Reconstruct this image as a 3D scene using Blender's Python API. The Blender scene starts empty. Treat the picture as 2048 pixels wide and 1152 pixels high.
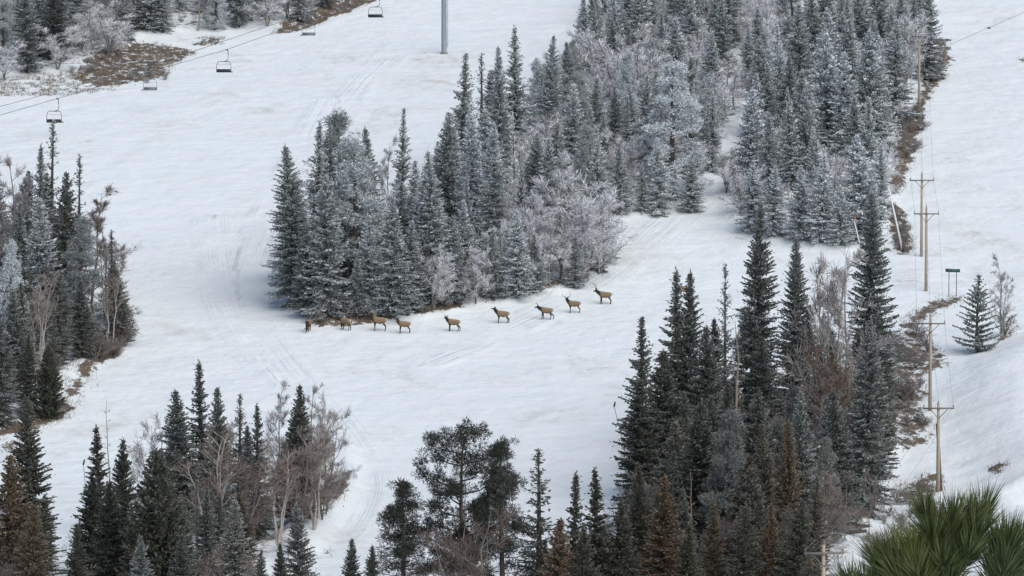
import bpy, math, random
import numpy as np
from mathutils import Vector, Matrix
R = math.radians
S = bpy.context.scene
COL = S.collection

# ------------------------------------------------------------------ camera, sky, sun, exposure
F = 8340.0                       # focal length in pixels of the 2048 wide photograph
PITCH = R(-3.0)
cam_d = bpy.data.cameras.new('camera')
cam_d.sensor_width = 36.0
cam_d.lens = 36.0 * F / 2048.0
cam_d.clip_start = 0.5
cam_d.clip_end = 6000
cam_d.dof.use_dof = True
cam_d.dof.focus_distance = 490
cam_d.dof.aperture_fstop = 160
cam = bpy.data.objects.new('camera', cam_d)
COL.objects.link(cam)
cam.rotation_euler = (R(90) + PITCH, 0, 0)
S.camera = cam

SUN_EL, SUN_AZ = R(48), R(140)   # azimuth clockwise from +Y: behind and to the right of the camera
world = bpy.data.worlds.new('World')
S.world = world
world.use_nodes = True
wn = world.node_tree
sky = wn.nodes.new('ShaderNodeTexSky')
sky.sky_type = 'NISHITA'
sky.sun_disc = False
sky.sun_elevation = SUN_EL
sky.sun_rotation = SUN_AZ
sky.air_density = 1.0
sky.dust_density = 1.6
sky.ozone_density = 1.0
wn.nodes['Background'].inputs[1].default_value = 0.085
wn.links.new(sky.outputs[0], wn.nodes['Background'].inputs[0])
sun_d = bpy.data.lights.new('sun', 'SUN')
sun_d.energy = 1.5
sun_d.angle = R(75)
sun_d.color = (1.0, 0.995, 0.94)
sun = bpy.data.objects.new('sun', sun_d)
COL.objects.link(sun)
sd = Vector((math.sin(SUN_AZ) * math.cos(SUN_EL), math.cos(SUN_AZ) * math.cos(SUN_EL), math.sin(SUN_EL)))
sun.rotation_euler = sd.to_track_quat('Z', 'Y').to_euler()
S.view_settings.view_transform = 'Standard'
S.view_settings.look = 'None'
S.view_settings.exposure = 0.46
S.view_settings.gamma = 1.0
S.view_settings.use_curve_mapping = False
S.render.engine = 'CYCLES'
S.cycles.max_bounces = 5
S.cycles.diffuse_bounces = 3
S.cycles.use_denoising = True

rng = np.random.default_rng(7)
rnd = random.Random(11)

# ------------------------------------------------------------------ helpers: noise, geometry collectors
def vnoise(x, y, seed=0):
    xi = np.floor(x).astype(np.int64); yi = np.floor(y).astype(np.int64)
    fx = x - xi; fy = y - yi
    fx = fx * fx * (3 - 2 * fx); fy = fy * fy * (3 - 2 * fy)
    def h(a, b):
        n = (a * 374761393 + b * 668265263 + seed * 982451653) & 0xffffffff
        n = ((n ^ (n >> 13)) * 1274126177) & 0xffffffff
        return ((n ^ (n >> 16)) & 0xffff) / 65535.0
    return (h(xi, yi) * (1 - fx) + h(xi + 1, yi) * fx) * (1 - fy) + (h(xi, yi + 1) * (1 - fx) + h(xi + 1, yi + 1) * fx) * fy

def fbm(x, y, seed=0, o=3):
    s = 0; a = 0.5
    for k in range(o):
        s = s + a * (vnoise(x * 2 ** k, y * 2 ** k, seed + k) - 0.5); a *= 0.5
    return s

def sstep(a, b, x):
    t = np.clip((x - a) / (b - a), 0, 1)
    return t * t * (3 - 2 * t)

def mesh_from(name, V, Fq=None, Ft=None, attrs=None, mats=(), smooth=False):
    """V (n,3); Fq (m,4) quads; Ft (k,3) triangles."""
    V = np.asarray(V, np.float32)
    me = bpy.data.meshes.new(name)
    nq = 0 if Fq is None else len(Fq); nt = 0 if Ft is None else len(Ft)
    loops = []
    starts = []
    if nq:
        loops.append(np.asarray(Fq, np.int32).ravel()); starts.append(np.arange(nq, dtype=np.int32) * 4)
    if nt:
        loops.append(np.asarray(Ft, np.int32).ravel()); starts.append(nq * 4 + np.arange(nt, dtype=np.int32) * 3)
    loops = np.concatenate(loops); starts = np.concatenate(starts)
    me.vertices.add(len(V)); me.loops.add(len(loops)); me.polygons.add(nq + nt)
    me.vertices.foreach_set('co', V.ravel())
    me.loops.foreach_set('vertex_index', loops)
    me.polygons.foreach_set('loop_start', starts)
    me.update(calc_edges=True)
    if attrs:
        for k, a in attrs.items():
            a = np.asarray(a, np.float32)
            if a.ndim == 1:
                at = me.attributes.new(k, 'FLOAT', 'POINT'); at.data.foreach_set('value', a)
            else:
                at = me.attributes.new(k, 'FLOAT_COLOR', 'POINT'); at.data.foreach_set('color', a.ravel())
    if smooth:
        me.polygons.foreach_set('use_smooth', np.ones(nq + nt, dtype=bool))
    for m in mats:
        me.materials.append(m)
    me.validate()
    return me

class Kites:
    """needle sprays / twigs: slim crossed kites, with the attributes frost (along the spray) and tone (per spray)"""
    def __init__(s):
        s.P = []; s.D = []; s.L = []; s.W = []; s.f0 = []; s.f1 = []; s.t = []
    def add(s, P, D, L, W, f0=0.2, f1=1.0, t=None):
        n = len(P)
        s.P.append(np.asarray(P, float)); s.D.append(np.asarray(D, float))
        for lst, a in ((s.L, L), (s.W, W), (s.f0, f0), (s.f1, f1)):
            lst.append(np.broadcast_to(np.asarray(a, float), (n,)))
        s.t.append(rng.random(n) if t is None else np.broadcast_to(np.asarray(t, float), (n,)))
    def mesh(s, name, mat, crossed=True):
        P = np.concatenate(s.P); D = np.concatenate(s.D)
        L = np.concatenate(s.L)[:, None]; W = np.concatenate(s.W)[:, None]
        f0 = np.concatenate(s.f0); f1 = np.concatenate(s.f1); t = np.concatenate(s.t)
        D = D / np.maximum(np.linalg.norm(D, axis=1, keepdims=True), 1e-6)
        q = rng.normal(size=D.shape)
        A = np.cross(D, q); A /= np.maximum(np.linalg.norm(A, axis=1, keepdims=True), 1e-6)
        B = np.cross(D, A)
        n = len(P)
        vs = []; fs = []; fr = []; tn = []
        for i, side in enumerate((A, B) if crossed else (A,)):
            v = np.stack([P, P + D * L * 0.5 + side * W * 0.5, P + D * L, P + D * L * 0.5 - side * W * 0.5], 1)
            vs.append(v.reshape(-1, 3))
            fs.append(np.arange(n * 4).reshape(-1, 4) + i * n * 4)
            fr.append(np.stack([f0, 0.5 * (f0 + f1), f1, 0.5 * (f0 + f1)], 1).ravel())
            tn.append(np.repeat(t, 4))
        return mesh_from(name, np.concatenate(vs), Fq=np.concatenate(fs), attrs={'frost': np.concatenate(fr), 'tone': np.concatenate(tn)}, mats=[mat])

class Tubes:
    def __init__(s):
        s.V = []; s.Q = []; s.T = []; s.n = 0
    def path(s, pts, rad, sides=6, cap=True):
        pts = np.asarray(pts, float); rad = np.broadcast_to(np.asarray(rad, float), (len(pts),))
        t = np.gradient(pts, axis=0)
        t /= np.maximum(np.linalg.norm(t, axis=1, keepdims=True), 1e-9)
        up = np.array([0, 0, 1.0]) if abs(t[0][2]) < 0.9 else np.array([1.0, 0, 0])
        a = np.cross(t, up); a /= np.maximum(np.linalg.norm(a, axis=1, keepdims=True), 1e-9)
        b = np.cross(t, a)
        th = np.arange(sides) / sides * 2 * math.pi
        ring = pts[:, None, :] + rad[:, None, None] * (np.cos(th)[None, :, None] * a[:, None, :] + np.sin(th)[None, :, None] * b[:, None, :])
        base = s.n
        s.V.append(ring.reshape(-1, 3)); m = len(pts); s.n += m * sides
        for i in range(m - 1):
            for j in range(sides):
                k = (j + 1) % sides
                s.Q.append((base + i * sides + j, base + i * sides + k, base + (i + 1) * sides + k, base + (i + 1) * sides + j))
        if cap:
            for i, e in ((0, pts[0]), (m - 1, pts[-1])):
                s.V.append(np.array([e])); c = s.n; s.n += 1
                for j in range(sides):
                    k = (j + 1) % sides
                    s.T.append((base + i * sides + j, base + i * sides + k, c) if i else (base + i * sides + k, base + i * sides + j, c))
        return s
    def box(s, c, d, rz=0.0, rx=0.0, ry=0.0, bev=0.0):
        M = Matrix.Rotation(rz, 3, 'Z') @ Matrix.Rotation(ry, 3, 'Y') @ Matrix.Rotation(rx, 3, 'X')
        M = np.array(M)
        v = np.array([(x, y, z) for x in (-.5, .5) for y in (-.5, .5) for z in (-.5, .5)]) * np.asarray(d)
        v = v @ M.T + np.asarray(c)
        b = s.n
        s.V.append(v); s.n += 8
        for f in ((0, 1, 3, 2), (4, 6, 7, 5), (0, 4, 5, 1), (2, 3, 7, 6), (0, 2, 6, 4), (1, 5, 7, 3)):
            s.Q.append(tuple(b + i for i in f))
        return s
    def mesh(s, name, mat, smooth=True):
        return mesh_from(name, np.concatenate(s.V), Fq=s.Q or None, Ft=s.T or None, mats=[mat], smooth=smooth)

def link(name, data, parent=None, loc=None):
    o = bpy.data.objects.new(name, data)
    COL.objects.link(o)
    if parent is not None: o.parent = parent
    if loc is not None: o.location = loc
    return o

def tag(o, label=None, cat=None, group=None, kind=None):
    if label: o['label'] = label
    if cat: o['category'] = cat
    if group: o['group'] = group
    if kind: o['kind'] = kind
    return o

def thing(name, loc, label, cat, group=None, rz=0.0):
    o = link(name, None, loc=loc)
    o.empty_display_size = 0.3
    o.rotation_euler = (0, 0, rz)
    return tag(o, label, cat, group)

def structure(name, me):
    return tag(link(name, me), kind='structure')

# ------------------------------------------------------------------ materials
def nodes_of(name):
    m = bpy.data.materials.new(name); m.use_nodes = True
    nt = m.node_tree
    return m, nt, nt.nodes['Principled BSDF']

def N(nt, typ, **kw):
    n = nt.nodes.new(typ)
    for k, v in kw.items():
        setattr(n, k, v)
    return n

def mixc(nt, fac, a, b, mode='MIX'):
    n = N(nt, 'ShaderNodeMix', data_type='RGBA', blend_type=mode)
    for i, v in ((0, fac), (6, a), (7, b)):
        if isinstance(v, (int, float)): n.inputs[i].default_value = v
        elif isinstance(v, tuple): n.inputs[i].default_value = v if len(v) == 4 else v + (1,)
        else: nt.links.new(v, n.inputs[i])
    return n.outputs[2]

def mth(nt, op, a, b=None, c=None, clamp=False):
    n = N(nt, 'ShaderNodeMath', operation=op, use_clamp=clamp)
    for i, v in enumerate((a, b, c)):
        if v is None: continue
        if isinstance(v, (int, float)): n.inputs[i].default_value = v
        else: nt.links.new(v, n.inputs[i])
    return n.outputs[0]

def noise(nt, vec, scale, detail=4, rough=0.55):
    n = N(nt, 'ShaderNodeTexNoise')
    n.inputs['Scale'].default_value = scale; n.inputs['Detail'].default_value = detail; n.inputs['Roughness'].default_value = rough
    if vec is not None: nt.links.new(vec, n.inputs['Vector'])
    return n.outputs['Fac']

def maprange(nt, v, a, b, c=0.0, d=1.0):
    n = N(nt, 'ShaderNodeMapRange', interpolation_type='SMOOTHSTEP')
    nt.links.new(v, n.inputs[0])
    for i, x in enumerate((a, b, c, d)): n.inputs[i + 1].default_value = x
    return n.outputs[0]

def simple(name, col, rough=0.7, metal=0.0, var=0.25, scale=6.0):
    m, nt, p = nodes_of(name)
    tc = N(nt, 'ShaderNodeTexCoord')
    f = noise(nt, tc.outputs['Object'], scale, 5)
    d = tuple(c * (1 - var) for c in col); l = tuple(min(1, c * (1 + var)) for c in col)
    nt.links.new(mixc(nt, f, d, l), p.inputs['Base Color'])
    p.inputs['Roughness'].default_value = rough; p.inputs['Metallic'].default_value = metal
    return m

def foliage(name, green, dead, frostc, rough=0.85):
    """object colour: R = share of rime, G = share of dead brown needles, B = own lightness"""
    m, nt, p = nodes_of(name)
    oi = N(nt, 'ShaderNodeObjectInfo')
    sep = N(nt, 'ShaderNodeSeparateColor'); nt.links.new(oi.outputs['Color'], sep.inputs[0])
    at = N(nt, 'ShaderNodeAttribute', attribute_name='frost')
    an = N(nt, 'ShaderNodeAttribute', attribute_name='tone')
    dm = mth(nt, 'MULTIPLY_ADD', an.outputs['Fac'], 0.5, -0.25)
    dm = mth(nt, 'ADD', dm, sep.outputs[1], clamp=True)
    dm = mth(nt, 'MULTIPLY', dm, mth(nt, 'GREATER_THAN', sep.outputs[1], 0.01))
    c = mixc(nt, dm, green, dead)
    fr = mth(nt, 'MULTIPLY', at.outputs['Fac'], mth(nt, 'MULTIPLY', sep.outputs[0], 1.3))
    jit = mth(nt, 'MULTIPLY_ADD', an.outputs['Fac'], 0.9, 0.55)
    fr = mth(nt, 'MULTIPLY', fr, jit, clamp=True)
    c = mixc(nt, fr, c, frostc)
    b = mth(nt, 'MULTIPLY', sep.outputs[2], mth(nt, 'MULTIPLY_ADD', an.outputs['Fac'], 0.74, 0.90))
    comb = N(nt, 'ShaderNodeCombineColor')
    for i in range(3): nt.links.new(b, comb.inputs[i])
    c = mixc(nt, 1.0, c, comb.outputs[0], 'MULTIPLY')
    nt.links.new(c, p.inputs['Base Color'])
    p.inputs['Roughness'].default_value = rough
    p.inputs['Specular IOR Level'].default_value = 0.2
    return m

M_NEEDLE = foliage('spruce_needles', (0.082, 0.091, 0.066), (0.155, 0.098, 0.058), (0.53, 0.55, 0.57))
M_PINE = foliage('pine_needles', (0.072, 0.082, 0.064), (0.13, 0.085, 0.045), (0.53, 0.555, 0.57))
M_TWIG = foliage('bare_twigs', (0.135, 0.106, 0.088), (0.135, 0.082, 0.058), (0.56, 0.56, 0.575))
M_BARK = simple('conifer_bark', (0.085, 0.070, 0.060), 0.9, scale=3)
M_BIRCH = simple('grey_aspen_bark', (0.21, 0.19, 0.17), 0.85, var=0.35, scale=2.5)
M_WBIRCH = simple('white_birch_bark', (0.42, 0.38, 0.33), 0.85, var=0.3, scale=2.5)
M_DEADWOOD = simple('weathered_dead_wood', (0.30, 0.25, 0.20), 0.9, var=0.35, scale=2)
M_POLE = simple('weathered_pole_wood', (0.40, 0.325, 0.25), 0.85, var=0.25, scale=1.5)
M_ARM = simple('grey_crossarm_wood', (0.20, 0.17, 0.15), 0.85, scale=3)
M_PORC = simple('grey_porcelain', (0.16, 0.14, 0.14), 0.35)
M_WIRE = simple('dull_aluminium_wire', (0.22, 0.22, 0.23), 0.5, 0.4)
M_GALV = simple('galvanised_steel', (0.30, 0.33, 0.36), 0.6, 0.15, var=0.12, scale=1.2)
M_DARKSTEEL = simple('dark_painted_steel', (0.05, 0.055, 0.06), 0.5, 0.2)
M_SEAT = simple('dark_seat_vinyl', (0.035, 0.037, 0.042), 0.6)
M_CONC = simple('concrete', (0.22, 0.21, 0.20), 0.9)
M_GREENSIGN = simple('dark_green_sign_paint', (0.012, 0.075, 0.055), 0.5, var=0.1)
M_WHITEPAINT = simple('white_sign_paint', (0.75, 0.75, 0.75), 0.6, var=0.05)
M_LANCE = simple('grey_lance_metal', (0.33, 0.33, 0.34), 0.5, 0.3)
M_ORANGE = simple('orange_red_plastic', (0.45, 0.10, 0.04), 0.5)
M_SNOWCAP = simple('snow_cap', (0.84, 0.86, 0.88), 0.7, var=0.02)

def mat_snow():
    m, nt, p = nodes_of('packed_snow')
    geo = N(nt, 'ShaderNodeNewGeometry')
    pos = geo.outputs['Position']
    def mapped(sx, sy, rot=0.0):
        mp = N(nt, 'ShaderNodeMapping'); mp.inputs['Scale'].default_value = (sx, sy, 0.0); mp.inputs['Rotation'].default_value = (0, 0, rot)
        nt.links.new(pos, mp.inputs['Vector']); return mp.outputs[0]
    bare = N(nt, 'ShaderNodeAttribute', attribute_name='bare').outputs['Fac']
    stain = N(nt, 'ShaderNodeAttribute', attribute_name='stain').outputs['Fac']
    trk = N(nt, 'ShaderNodeAttribute', attribute_name='track').outputs['Fac']
    trm = N(nt, 'ShaderNodeAttribute', attribute_name='track_mask').outputs['Fac']
    litter = N(nt, 'ShaderNodeAttribute', attribute_name='litter').outputs['Fac']
    # dust in the melting snow: faint tan and grey streaks with a shape of their own
    s1 = noise(nt, mapped(0.11, 0.075, 0.35), 1.0, 6, 0.62)
    s2 = noise(nt, mapped(0.55, 0.30, 0.5), 1.0, 5, 0.6)
    s3 = noise(nt, mapped(0.030, 0.018, 0.2), 1.0, 3, 0.5)
    st = mth(nt, 'MULTIPLY', maprange(nt, s1, 0.46, 0.72), maprange(nt, s2, 0.38, 0.70))
    st = mth(nt, 'MULTIPLY', st, mth(nt, 'MULTIPLY_ADD', maprange(nt, s3, 0.35, 0.65), 0.6, 0.22))
    st = mth(nt, 'ADD', st, mth(nt, 'MULTIPLY', stain, maprange(nt, s2, 0.25, 0.75)), clamp=True)
    hue = noise(nt, mapped(0.02, 0.02, 1.0), 1.0, 2)
    dust = mixc(nt, hue, (0.62, 0.555, 0.54), (0.60, 0.55, 0.46))
    snow = mixc(nt, noise(nt, mapped(0.25, 0.16, 0.3), 1.0, 5), (0.765, 0.805, 0.81), (0.865, 0.89, 0.885))
    snow = mixc(nt, st, snow, dust)
    # ground showing through
    b1 = noise(nt, mapped(0.8, 0.45, 0.15), 1.0, 6, 0.65)
    b2 = noise(nt, mapped(3.0, 1.6, 0.0), 1.0, 4, 0.6)
    bb = mth(nt, 'MULTIPLY_ADD', b1, 2.2, mth(nt, 'MULTIPLY', b2, 0.8))
    bb = mth(nt, 'ADD', bb, mth(nt, 'MULTIPLY_ADD', bare, 1.35, -2.52))
    bmask = maprange(nt, bb, -0.12, 0.20)
    soil = mixc(nt, noise(nt, mapped(1.3, 0.8, 0.4), 1.0, 5, 0.6), (0.095, 0.070, 0.055), (0.23, 0.175, 0.13))
    soil = mixc(nt, maprange(nt, noise(nt, mapped(0.25, 0.18, 0.8), 1.0, 3), 0.4, 0.65), soil, (0.105, 0.088, 0.078))
    lit = mth(nt, 'MULTIPLY', litter, maprange(nt, b1, 0.47, 0.62))
    col = mixc(nt, lit, snow, (0.17, 0.145, 0.125))
    col = mixc(nt, bmask, col, soil)
    nt.links.new(col, p.inputs['Base Color'])
    p.inputs['Roughness'].default_value = 0.75
    p.inputs['Specular IOR Level'].default_value = 0.25
    # relief: wind ripples and melt hollows, groomer / snowmobile ruts
    h = mth(nt, 'MULTIPLY_ADD', noise(nt, mapped(0.42, 0.30, 0.45), 1.0, 6, 0.55), 0.75, mth(nt, 'MULTIPLY', noise(nt, mapped(0.9, 1.1, 0.4), 1.0, 4), 0.16))
    h = mth(nt, 'ADD', h, mth(nt, 'MULTIPLY', noise(nt, mapped(0.10, 0.14, 0.6), 1.0, 3), 1.6))
    cv = N(nt, 'ShaderNodeCombineXYZ'); sp = N(nt, 'ShaderNodeSeparateXYZ'); nt.links.new(pos, sp.inputs[0])
    nt.links.new(mth(nt, 'MULTIPLY', trk, 1.9), cv.inputs[0]); nt.links.new(mth(nt, 'MULTIPLY', sp.outputs[1], .012), cv.inputs[1])
    rut = noise(nt, cv.outputs[0], 1.0, 3, 0.6)
    rutn = mth(nt, 'MULTIPLY', rut, maprange(nt, noise(nt, mapped(0.12, 0.05, 0), 1.0, 2), 0.35, 0.6))
    h = mth(nt, 'ADD', h, mth(nt, 'MULTIPLY', mth(nt, 'MULTIPLY', rutn, trm), 0.8))
    h = mth(nt, 'ADD', h, mth(nt, 'MULTIPLY', bmask, -0.08))
    bp = N(nt, 'ShaderNodeBump'); bp.inputs['Strength'].default_value = 0.8; bp.inputs['Distance'].default_value = 0.5
    nt.links.new(h, bp.inputs['Height']); nt.links.new(bp.outputs[0], p.inputs['Normal'])
    return m
M_SNOW = mat_snow()

# ------------------------------------------------------------------ terrain
PY = np.array([-80, -20, 0, 10, 60, 150, 230, 300, 345, 380, 405, 440, 490, 545, 600, 660, 740, 830, 950, 1100, 1300, 1600.])
PZ = np.array([6, 0, -1.8, -4.2, -16, -35, -42.5, -44, -42.8, -41.8, -40.1, -34.9, -27.1, -17.2, -7.9, 2.3, 17.7, 35, 58, 84, 108, 118.])
def pchip(x):
    h = np.diff(PY); d = np.diff(PZ) / h
    m = np.zeros(len(PY)); m[1:-1] = np.where(d[:-1] * d[1:] > 0, 2 * d[:-1] * d[1:] / np.where(np.abs(d[:-1] + d[1:]) < 1e-9, 1, d[:-1] + d[1:]), 0); m[0] = d[0]; m[-1] = d[-1]
    x = np.clip(x, PY[0], PY[-1]); i = np.clip(np.searchsorted(PY, x) - 1, 0, len(h) - 1)
    t = (x - PY[i]) / h[i]
    return ((2 * t**3 - 3 * t**2 + 1) * PZ[i] + (t**3 - 2 * t**2 + t) * h[i] * m[i] + (-2 * t**3 + 3 * t**2) * PZ[i + 1] + (t**3 - t**2) * h[i] * m[i + 1])
CP, SP = math.cos(PITCH), math.sin(PITCH)
def ray(u, v):
    xc = (u - 1024) / F; zc = -(v - 576) / F
    y = CP - zc * SP; z = SP + zc * CP
    return xc / y, z / y                     # X/Y and Z/Y
TY = np.arange(300, 900, 0.5); TR = pchip(TY) / TY
def W0(u, v):
    a, r = ray(u, v)
    Y = float(np.interp(r, TR, TY)); return a * Y, Y
def P3(u, v, Y):
    a, r = ray(u, v); return np.array([a * Y, Y, r * Y])
def wpoly(pts): return np.array([W0(u, v) for u, v in pts])
def sdist(poly, X, Y):
    """signed distance to a polygon, positive inside"""
    ins = np.zeros(X.shape, bool); d = np.full(X.shape, 1e9)
    n = len(poly)
    for i in range(n):
        x0, y0 = poly[i]; x1, y1 = poly[(i + 1) % n]
        ex, ey = x1 - x0, y1 - y0
        t = np.clip(((X - x0) * ex + (Y - y0) * ey) / max(ex * ex + ey * ey, 1e-9), 0, 1)
        d = np.minimum(d, np.hypot(X - x0 - t * ex, Y - y0 - t * ey))
        c = (y0 > Y) != (y1 > Y)
        ins ^= c & (X < (x1 - x0) * (Y - y0) / (y1 - y0 if abs(y1 - y0) > 1e-9 else 1e-9) + x0)
    return np.where(ins, d, -d)

GROVE = {   # ground outlines of the woods (given where their edges stand in the view, kept as ground coordinates)
 'central': [(572, 560), (598, 636), (650, 648), (760, 640), (840, 632), (930, 614), (1080, 588), (1180, 556), (1228, 505), (1236, 432), (1330, 425), (1400, 392), (1440, 345), (1470, 250), (1530, 190), (1625, 20), (1640, -170), (1210, -170), (1190, 60), (1130, 190), (1020, 300), (900, 350), (860, 400), (720, 445), (612, 490)],
 'upper': [(1455, 430), (1500, 470), (1600, 490), (1700, 496), (1755, 485), (1790, 400), (1785, 300), (1800, 215), (1850, 110), (1868, -20), (1870, -170), (1660, -170), (1640, 60), (1560, 205), (1500, 260), (1462, 340), (1440, 400)],
 'left': [(-120, 520), (60, 520), (170, 560), (232, 620), (246, 690), (190, 718), (150, 765), (110, 830), (40, 860), (-120, 880)],
 'lower_left': [(150, 1060), (330, 960), (430, 910), (560, 900), (645, 940), (690, 1010), (650, 1050), (590, 1085), (520, 1090), (500, 1300), (-80, 1300), (-80, 1010), (60, 1030), (110, 1110)],
 'lower_right': [(1265, 940), (1310, 885), (1480, 840), (1600, 800), (1720, 790), (1790, 800), (1790, 930), (1740, 1040), (1700, 1110), (1690, 1320), (1040, 1320), (1050, 1190), (1200, 1060)],
 'top_left': [(-120, 160), (110, 142), (220, 112), (290, 66), (420, 58), (600, 48), (660, 18), (720, -10), (740, -170), (-120, -170)],
}
WG = {k: wpoly(v) for k, v in GROVE.items()}
BARE = [
 ([(190, 172), (260, 168), (330, 150), (345, 130), (395, 105), (372, 95), (310, 85), (250, 78), (200, 105), (140, 135), (150, 160)], .90, 1.2),
 ([(-40, 175), (0, 195), (150, 190), (260, 176), (250, 150), (120, 140), (0, 160)], .66, 1.0),
 ([(385, 88), (450, 88), (448, 72), (400, 72)], .8, .6),
 ([(540, 68), (610, 60), (690, 24), (760, -4), (690, -20), (620, 25), (560, 48)], .95, .7),
 ([(1775, 395), (1790, 300), (1780, 250), (1830, 200), (1862, 120), (1872, 80), (1905, 76), (1895, 100), (1905, 120), (1880, 160), (1855, 205), (1850, 250), (1838, 280), (1832, 315), (1810, 350), (1800, 385)], 1.0, .8),
 ([(1780, 405), (1812, 420), (1820, 450), (1832, 480), (1832, 510), (1790, 508), (1778, 450)], .95, .7),
 ([(1795, 650), (1850, 600), (1910, 591), (1935, 598), (1880, 622), (1830, 650), (1770, 672)], .95, .7),
 ([(1770, 668), (1830, 645), (1870, 680), (1900, 735), (1850, 750), (1855, 800), (1835, 835), (1872, 850), (1872, 885), (1780, 915), (1760, 1000), (1700, 1085), (1690, 1000), (1740, 800)], .86, 1.0),
 ([(1800, 975), (1850, 950), (1885, 945), (1885, 985), (1840, 1010), (1790, 1010)], .85, .8),
 ([(1975, 958), (2000, 953), (2020, 960), (2010, 970), (1985, 972)], .95, .5),
 ([(1985, 690), (2000, 668), (2035, 648), (2048, 650), (2010, 678)], .9, .5),
 ([(250, 690), (235, 712), (190, 732), (168, 785), (128, 842), (80, 864), (-60, 885), (-60, 862), (30, 850), (100, 820), (140, 755), (180, 715)], 1.0, .8),
 ([(600, 640), (640, 652), (700, 650), (830, 633), (930, 616), (930, 606), (760, 630)], .95, .4),
 ([(930, 614), (1080, 589), (1180, 557), (1230, 510), (1225, 500), (1160, 548), (1060, 580)], .85, .5),
 ([(620, 1060), (680, 1020), (700, 980), (680, 950), (650, 1000), (600, 1060)], .8, .8),
 ([(640, 1105), (668, 1100), (672, 1110), (645, 1114)], .8, .5),
 ([(2035, 118), (2052, 118), (2052, 128), (2040, 128)], .9, .5),
 ([(1495, 215), (1545, 198), (1545, 210), (1500, 224)], .9, .6),
 ([(0, 870), (40, 870), (60, 905), (0, 910)], .7, .8),
]
STAIN = [
 ([(320, 640), (350, 650), (420, 668), (420, 678), (340, 664)], .5, 2.0), ([(1215, 480), (1290, 480), (1310, 510), (1260, 530), (1225, 525)], .45, 4.0),
 ([(505, 215), (560, 208), (560, 222), (515, 228)], .6, 2.0), ([(780, 150), (890, 130), (890, 165), (800, 180)], .3, 5.0), ([(830, 115), (960, 95), (1000, 110), (880, 140)], .35, 4.0),
 ([(1880, 430), (2048, 490), (2048, 515), (1890, 455)], .35, 3.0), ([(150, 285), (190, 280), (185, 287), (155, 290)], .7, 1.0), ([(700, 240), (800, 230), (780, 260), (690, 262)], .25, 4.0),
 ([(440, 470), (570, 430), (560, 480), (450, 560)], .12, 6.0), ([(130, 870), (260, 830), (300, 815), (300, 830), (150, 895)], .3, 2.0), ([(1660, 560), (1850, 540), (1850, 560), (1700, 580)], .25, 4.0),
]
TRACKS = [[(660, 200), (560, 400), (495, 540), (500, 640), (560, 730), (660, 830), (725, 920), (735, 980), (700, 1050), (640, 1110)],
          [(800, 90), (720, 170), (672, 235)], [(430, 440), (440, 540), (475, 640), (525, 720)],
          [(1400, 395), (1290, 490), (1190, 570), (1050, 640), (860, 720)],
          [(1700, 560), (1950, 540), (2100, 560)], [(1500, 480), (1700, 545), (1850, 580)]]
MOUND = wpoly([(1868, 765), (1915, 725), (1960, 703), (2010, 684), (2070, 662), (2300, 600), (2300, 1010), (1950, 1010), (1890, 880)])
BENCH = wpoly([(660, 850), (715, 900), (728, 960), (705, 1020), (640, 1100), (560, 1180), (560, 880)])

fx = np.concatenate([np.array([-700, -550, -420, -330, -260, -210, -170, -145, -125.]), np.arange(-110, 110.01, 0.55), np.array([125, 145, 170, 210, 260, 330, 420, 550, 700.])])
fy = np.concatenate([np.arange(-80, 300, 12), np.arange(300, 340, 2.0), np.arange(340, 560, 0.6), np.arange(560, 720, 0.8), np.arange(720, 800, 2.0), np.arange(800, 1000, 12), np.arange(1000, 1620, 50)])
GX, GY = np.meshgrid(fx, fy)
GH = pchip(GY)
GH = GH + 2.2 * fbm(GX / 55, GY / 70, 3, 2) * sstep(250, 350, GY) * 0.5 + 0.34 * fbm(GX / 7, GY / 9, 9, 3) * sstep(320, 350, GY) + 0.11 * fbm(GX / 1.9, GY / 2.6, 21, 2) * sstep(330, 345, GY)
# the hollow of the valley continues to the sides
GH = GH + 12 * sstep(150, 600, np.abs(GX)) * sstep(100, 300, GY)
jit = 1.6 * fbm(GX / 3.5, GY / 5, 33, 3) * 2
def local(poly, fn, pad=8):
    """apply fn to the signed distance in the polygon's own neighbourhood"""
    x0, y0 = poly.min(0) - pad; x1, y1 = poly.max(0) + pad
    i0, i1 = np.searchsorted(fx, (x0, x1)); j0, j1 = np.searchsorted(fy, (y0, y1))
    sl = (slice(j0, j1), slice(i0, i1))
    fn(sl, sdist(poly, GX[sl], GY[sl]))
LITTER = np.zeros_like(GH); BAREA = np.zeros_like(GH); STA = np.zeros_like(GH)
def f_grove(sl, d):
    d = d + jit[sl]
    GH[sl] += 0.55 * sstep(-1.2, 1.0, d)
    LITTER[sl] = np.maximum(LITTER[sl], sstep(-0.5, 2.0, d))
for k, p in WG.items(): local(p, f_grove)
local(MOUND, lambda sl, d: GH.__setitem__(sl, GH[sl] + 2.4 * sstep(-1.5, 9.0, d)), 14)
local(BENCH, lambda sl, d: GH.__setitem__(sl, GH[sl] + 0.9 * sstep(-0.6, 1.2, d)), 14)
for pts, val, soft in BARE:
    local(wpoly(pts), lambda sl, d: BAREA.__setitem__(sl, np.maximum(BAREA[sl], val * sstep(-2.0 * soft, 1.4 * soft, d + jit[sl] * soft))), 8)
for pts, val, soft in STAIN:
    local(wpoly(pts), lambda sl, d: STA.__setitem__(sl, np.maximum(STA[sl], 1.5 * val * sstep(-soft, soft, d + jit[sl]))), 14)
TRK = np.zeros_like(GH); TRM = np.full(GH.shape, 1e9)
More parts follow.
